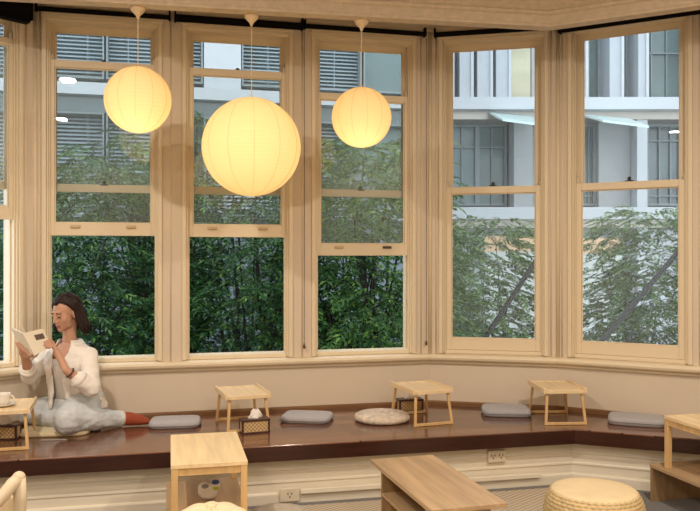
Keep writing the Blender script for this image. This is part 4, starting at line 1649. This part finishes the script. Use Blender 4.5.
# slanting steel props
for (xa, ya), (xb, yb), d, lab in (((486, 338), (566, 215), 8.3, 'dark steel prop slanting up outside the window right of the bay corner'),
                                  ((604, 340), (704, 222), 8.0, 'dark steel prop slanting up outside the rightmost window')):
    p, q = at(xa, ya, d), at(xb, yb, d + 0.1)
    t = (p - q) / (p.z - q.z)
    foot = p + t * (GZ + 0.0 - p.z)
    root = empty('steel_prop', foot, 0, label=lab, cat='prop', group='slanting steel props outside')
    MB().tube([(0, 0, 0.04), q - foot], 0.026, 12).build('prop_tube', M['steel'], root, smooth=True)
    MB().box(-0.10, 0.10, -0.10, 0.10, 0, 0.03).build('base_plate', M['steel'], root)
    e_ = q - foot
    MB().tube([(e_.x, e_.y, 0.0), (e_.x, e_.y, e_.z + 0.12)], 0.035, 12).build('post', M['steel'], root, smooth=True)


# ------------------------------------------------------------------ trees
def spray_template(n_pairs, length, leaf_l, leaf_w, rng):
    """One feathery compound leaf: pairs of folded leaflets along a drooping stalk."""
    V, T = [], []

    def leaf(base, d, up, l, w):
        side = np.cross(d, up)
        side /= np.linalg.norm(side)
        i = len(V)
        V.extend([base, base + d * l * 0.45 + side * w / 2 + up * w * 0.18, base + d * l - up * l * 0.10, base + d * l * 0.45 - side * w / 2 + up * w * 0.18])
        T.extend([(i, i + 1, i + 2), (i, i + 2, i + 3)])

    for k in range(n_pairs):
        t = (k + 0.6) / n_pairs
        p = np.array([t * length, 0, -0.30 * length * t * t])
        for sg in (-1, 1):
            an = 0.95 - 0.35 * t + rng.normal(0, 0.12)
            d = np.array([math.cos(an), sg * math.sin(an), -0.22 + rng.normal(0, 0.12)])
            d /= np.linalg.norm(d)
            up = np.array([rng.normal(0, .22), rng.normal(0, .22), 1.0])
            leaf(p, d, up / np.linalg.norm(up), leaf_l * (1 - 0.25 * abs(t - .45)) * rng.uniform(.85, 1.15), leaf_w)
    p = np.array([length, 0, -0.30 * length])
    leaf(p, np.array([0.94, 0, -0.34]), np.array([0.34, 0, 0.94]), leaf_l, leaf_w)
    return np.array(V), np.array(T)


def tree(name, lab, cat_, cx, cy, rx, ry, z0, z1, n, material, group, leaf_l=0.088, leaf_w=0.027, spray=0.31, seed=1, stems=7, taper=0.5, scale_sd=0.15, thick=1.0):
    rng = np.random.default_rng(seed)
    root = empty(name, (cx, cy, GZ), 0, label=lab, cat=cat_, group=group)
    temps = [spray_template(k, spray * s_, leaf_l, leaf_w, rng) for k, s_ in ((6, 1.0), (7, 1.15), (5, 0.85), (7, 1.05))]
    VS, TS, off = [], [], 0
    pts = []
    while len(pts) < n:
        q = rng.uniform(-1, 1, 3)
        h = (q[2] + 1) / 2
        lim = 1.0 if h < 0.55 else 1.0 - (h - 0.55) / 0.45 * taper
        rr = math.hypot(q[0], q[1])
        lump = 0.82 + 0.18 * math.sin(5.1 * q[0] + seed) * math.cos(4.3 * h * 2 + 2 * seed)
        if rr > lim * lump + 0.06:
            continue
        pts.append((q[0] * rx, q[1] * ry, (z0 - GZ) + h * (z1 - z0), rr / max(lim, .1)))
    for (x, y, z, rr) in pts:
        tv, tt = temps[rng.integers(0, 4)]
        yaw = math.atan2(y, x) + rng.normal(0, 0.9)
        pitch = rng.normal(0.02, 0.20)
        roll = rng.normal(0, 0.25)
        s = max(.5, rng.normal(1, scale_sd))
        m = (Matrix.Rotation(yaw, 3, 'Z') @ Matrix.Rotation(pitch, 3, 'Y') @ Matrix.Rotation(roll, 3, 'X'))
        a = np.array(m)
        VS.append(tv @ a.T * s + np.array([x, y, z]))
        TS.append(tt + off)
        off += len(tv)
    VS = np.concatenate(VS)
    TS = np.concatenate(TS)
    me = bpy.data.meshes.new('foliage')
    me.vertices.add(len(VS))
    me.vertices.foreach_set('co', VS.astype(np.float32).ravel())
    me.loops.add(len(TS) * 3)
    me.loops.foreach_set('vertex_index', TS.astype(np.int32).ravel())
    me.polygons.add(len(TS))
    me.polygons.foreach_set('loop_start', np.arange(0, len(TS) * 3, 3, dtype=np.int32))
    me.polygons.foreach_set('loop_total', np.full(len(TS), 3, dtype=np.int32))
    me.update(calc_edges=True)
    me.validate()
    me.materials.append(material)
    o = bpy.data.objects.new('foliage', me)
    col.objects.link(o)
    o.parent = root
    tag(o, kind='stuff')
    tr = MB()
    for i in range(stems):
        x, y, z, _ = pts[int(rng.integers(0, len(pts)))]
        bx, by = rng.normal(0, rx * 0.16), rng.normal(0, ry * 0.12)
        mx_, my_ = bx + (x - bx) * 0.35, by + (y - by) * 0.35
        z = max(z, (z1 - GZ) * 0.55)
        tr.tube([(bx, by, 0), (bx * 1.1 + 0.05, by, z * 0.25), (mx_, my_, z * 0.55), (x * 0.8, y * 0.8, z * 0.85), (x, y, z)], [0.040 * thick, 0.034 * thick, 0.025 * thick, 0.014 * thick, 0.005 * thick], 8)
        for j in range(3):
            x2, y2, z2, _ = pts[int(rng.integers(0, len(pts)))]
            tr.tube([(mx_, my_, z * 0.55), ((mx_ + x2) / 2, (my_ + y2) / 2, (z * 0.55 + z2) / 2 + 0.08), (x2, y2, z2)], [0.018 * thick, 0.012 * thick, 0.004 * thick], 6)
    tr.build('trunk', M['bark'], root, smooth=True)
    return root


G1 = 'dense green trees outside the centre windows'
tree('leafy_tree', 'dense dark green tree outside the window behind the reading woman', 'tree', -2.75, 8.1, 1.45, 0.85, -1.1, 2.45, 2300, M['leaf'], G1, seed=3, taper=0.35)
tree('leafy_tree', 'dense dark green tree outside the window behind the biggest lantern', 'tree', -1.10, 8.3, 1.15, 0.80, -1.0, 2.30, 1500, M['leaf'], G1, seed=5, taper=0.35, stems=10)
tree('leafy_tree', 'leafy brighter green tree outside the window behind the third lantern', 'tree', 0.25, 8.3, 1.10, 0.80, -1.1, 2.75, 1750, M['leaf2'], G1, seed=8, taper=0.35, stems=9)
tree('leafy_tree', 'dark green tree outside the window at the left edge', 'tree', -4.9, 7.0, 0.9, 0.8, -1.1, 2.0, 900, M['leaf'], G1, seed=31, taper=0.3)
G2 = 'taller thin trees before the office block'
tree('slender_tree', 'thin light green tree rising before the blinds, behind the leftmost lantern', 'tree', -2.70, 9.9, 0.55, 0.5, 1.6, 3.35, 130, M['leaf2'], G2, seed=12, stems=4, taper=0.8)
tree('slender_tree', 'thin light green tree rising left of the biggest lantern', 'tree', -1.98, 9.7, 0.42, 0.42, 1.5, 3.30, 170, M['leaf2'], G2, seed=14, stems=4, taper=0.7)
G3 = 'background trees filling the gap before the office block'
tree('background_tree', 'hazy green tree below the blinds seen beneath the leftmost lantern', 'tree', -3.35, 10.9, 1.7, 0.7, -1.0, 3.05, 1100, M['leaf2'], G3, seed=21, leaf_l=0.11, leaf_w=0.045, spray=0.32)
tree('background_tree', 'hazy green tree below the blinds seen beneath the third lantern', 'tree', -0.1, 11.2, 1.8, 0.7, -1.0, 3.15, 1200, M['leaf2'], G3, seed=23, leaf_l=0.11, leaf_w=0.045, spray=0.32)
G4 = 'airy pale shrubs outside the right windows'
tree('airy_shrub', 'airy pale green shrub outside the window right of the bay corner', 'shrub', 1.72, 9.6, 0.95, 0.7, -1.1, 1.95, 1700, M['leaf_pale'], G4, seed=41, leaf_l=0.070, leaf_w=0.028, spray=0.22, stems=6, thick=0.5)
tree('airy_shrub', 'fuller pale green shrub outside the rightmost window', 'shrub', 3.75, 9.6, 1.25, 0.7, -1.1, 2.05, 2600, M['leaf_pale'], G4, seed=43, leaf_l=0.070, leaf_w=0.028, spray=0.22, stems=6, thick=0.5)


# ------------------------------------------------------------------ light
w = bpy.data.worlds.new('overcast')
scene.world = w
w.use_nodes = True
bg = w.node_tree.nodes['Background']
bg.inputs['Color'].default_value = (0.85, 0.935, 1.0, 1)
bg.inputs['Strength'].default_value = 2.5

for x, y, e in ((-1.6, 2.6, 1.0), (1.6, 2.6, 1.0), (-1.4, 0.2, 0.8), (1.4, 0.2, 0.8), (0.0, -1.9, 0.6)):
    ld = bpy.data.lights.new('ceiling_lamp', 'AREA')
    ld.shape = 'DISK'
    ld.size = 0.14
    ld.energy = 62 * e
    ld.color = (1.0, 0.90, 0.78)
    lo = bpy.data.objects.new('ceiling_lamp', ld)
    lo.location = (x, y, 3.22)
    col.objects.link(lo)

# ------------------------------------------------------------------ camera
cd = bpy.data.cameras.new('camera')
cd.sensor_fit = 'HORIZONTAL'
cd.sensor_width = 36.0
cd.lens = F / 700 * 36.0
cd.shift_y = 0.5 / 700
cd.clip_start = 0.05
cam = bpy.data.objects.new('camera', cd)
cam.location = (0, 0, EYE)
cam.rotation_euler = (PI / 2, 0, 0)
col.objects.link(cam)
scene.camera = cam

vs_ = scene.view_settings
vs_.view_transform = 'Standard'
vs_.look = 'None'
vs_.gamma = 1
vs_.use_curve_mapping = False
vs_.exposure = 0.0
scene.cycles.use_denoising = True
scene.cycles.max_bounces = 10
scene.cycles.transparent_max_bounces = 24
scene.cycles.sample_clamp_indirect = 6
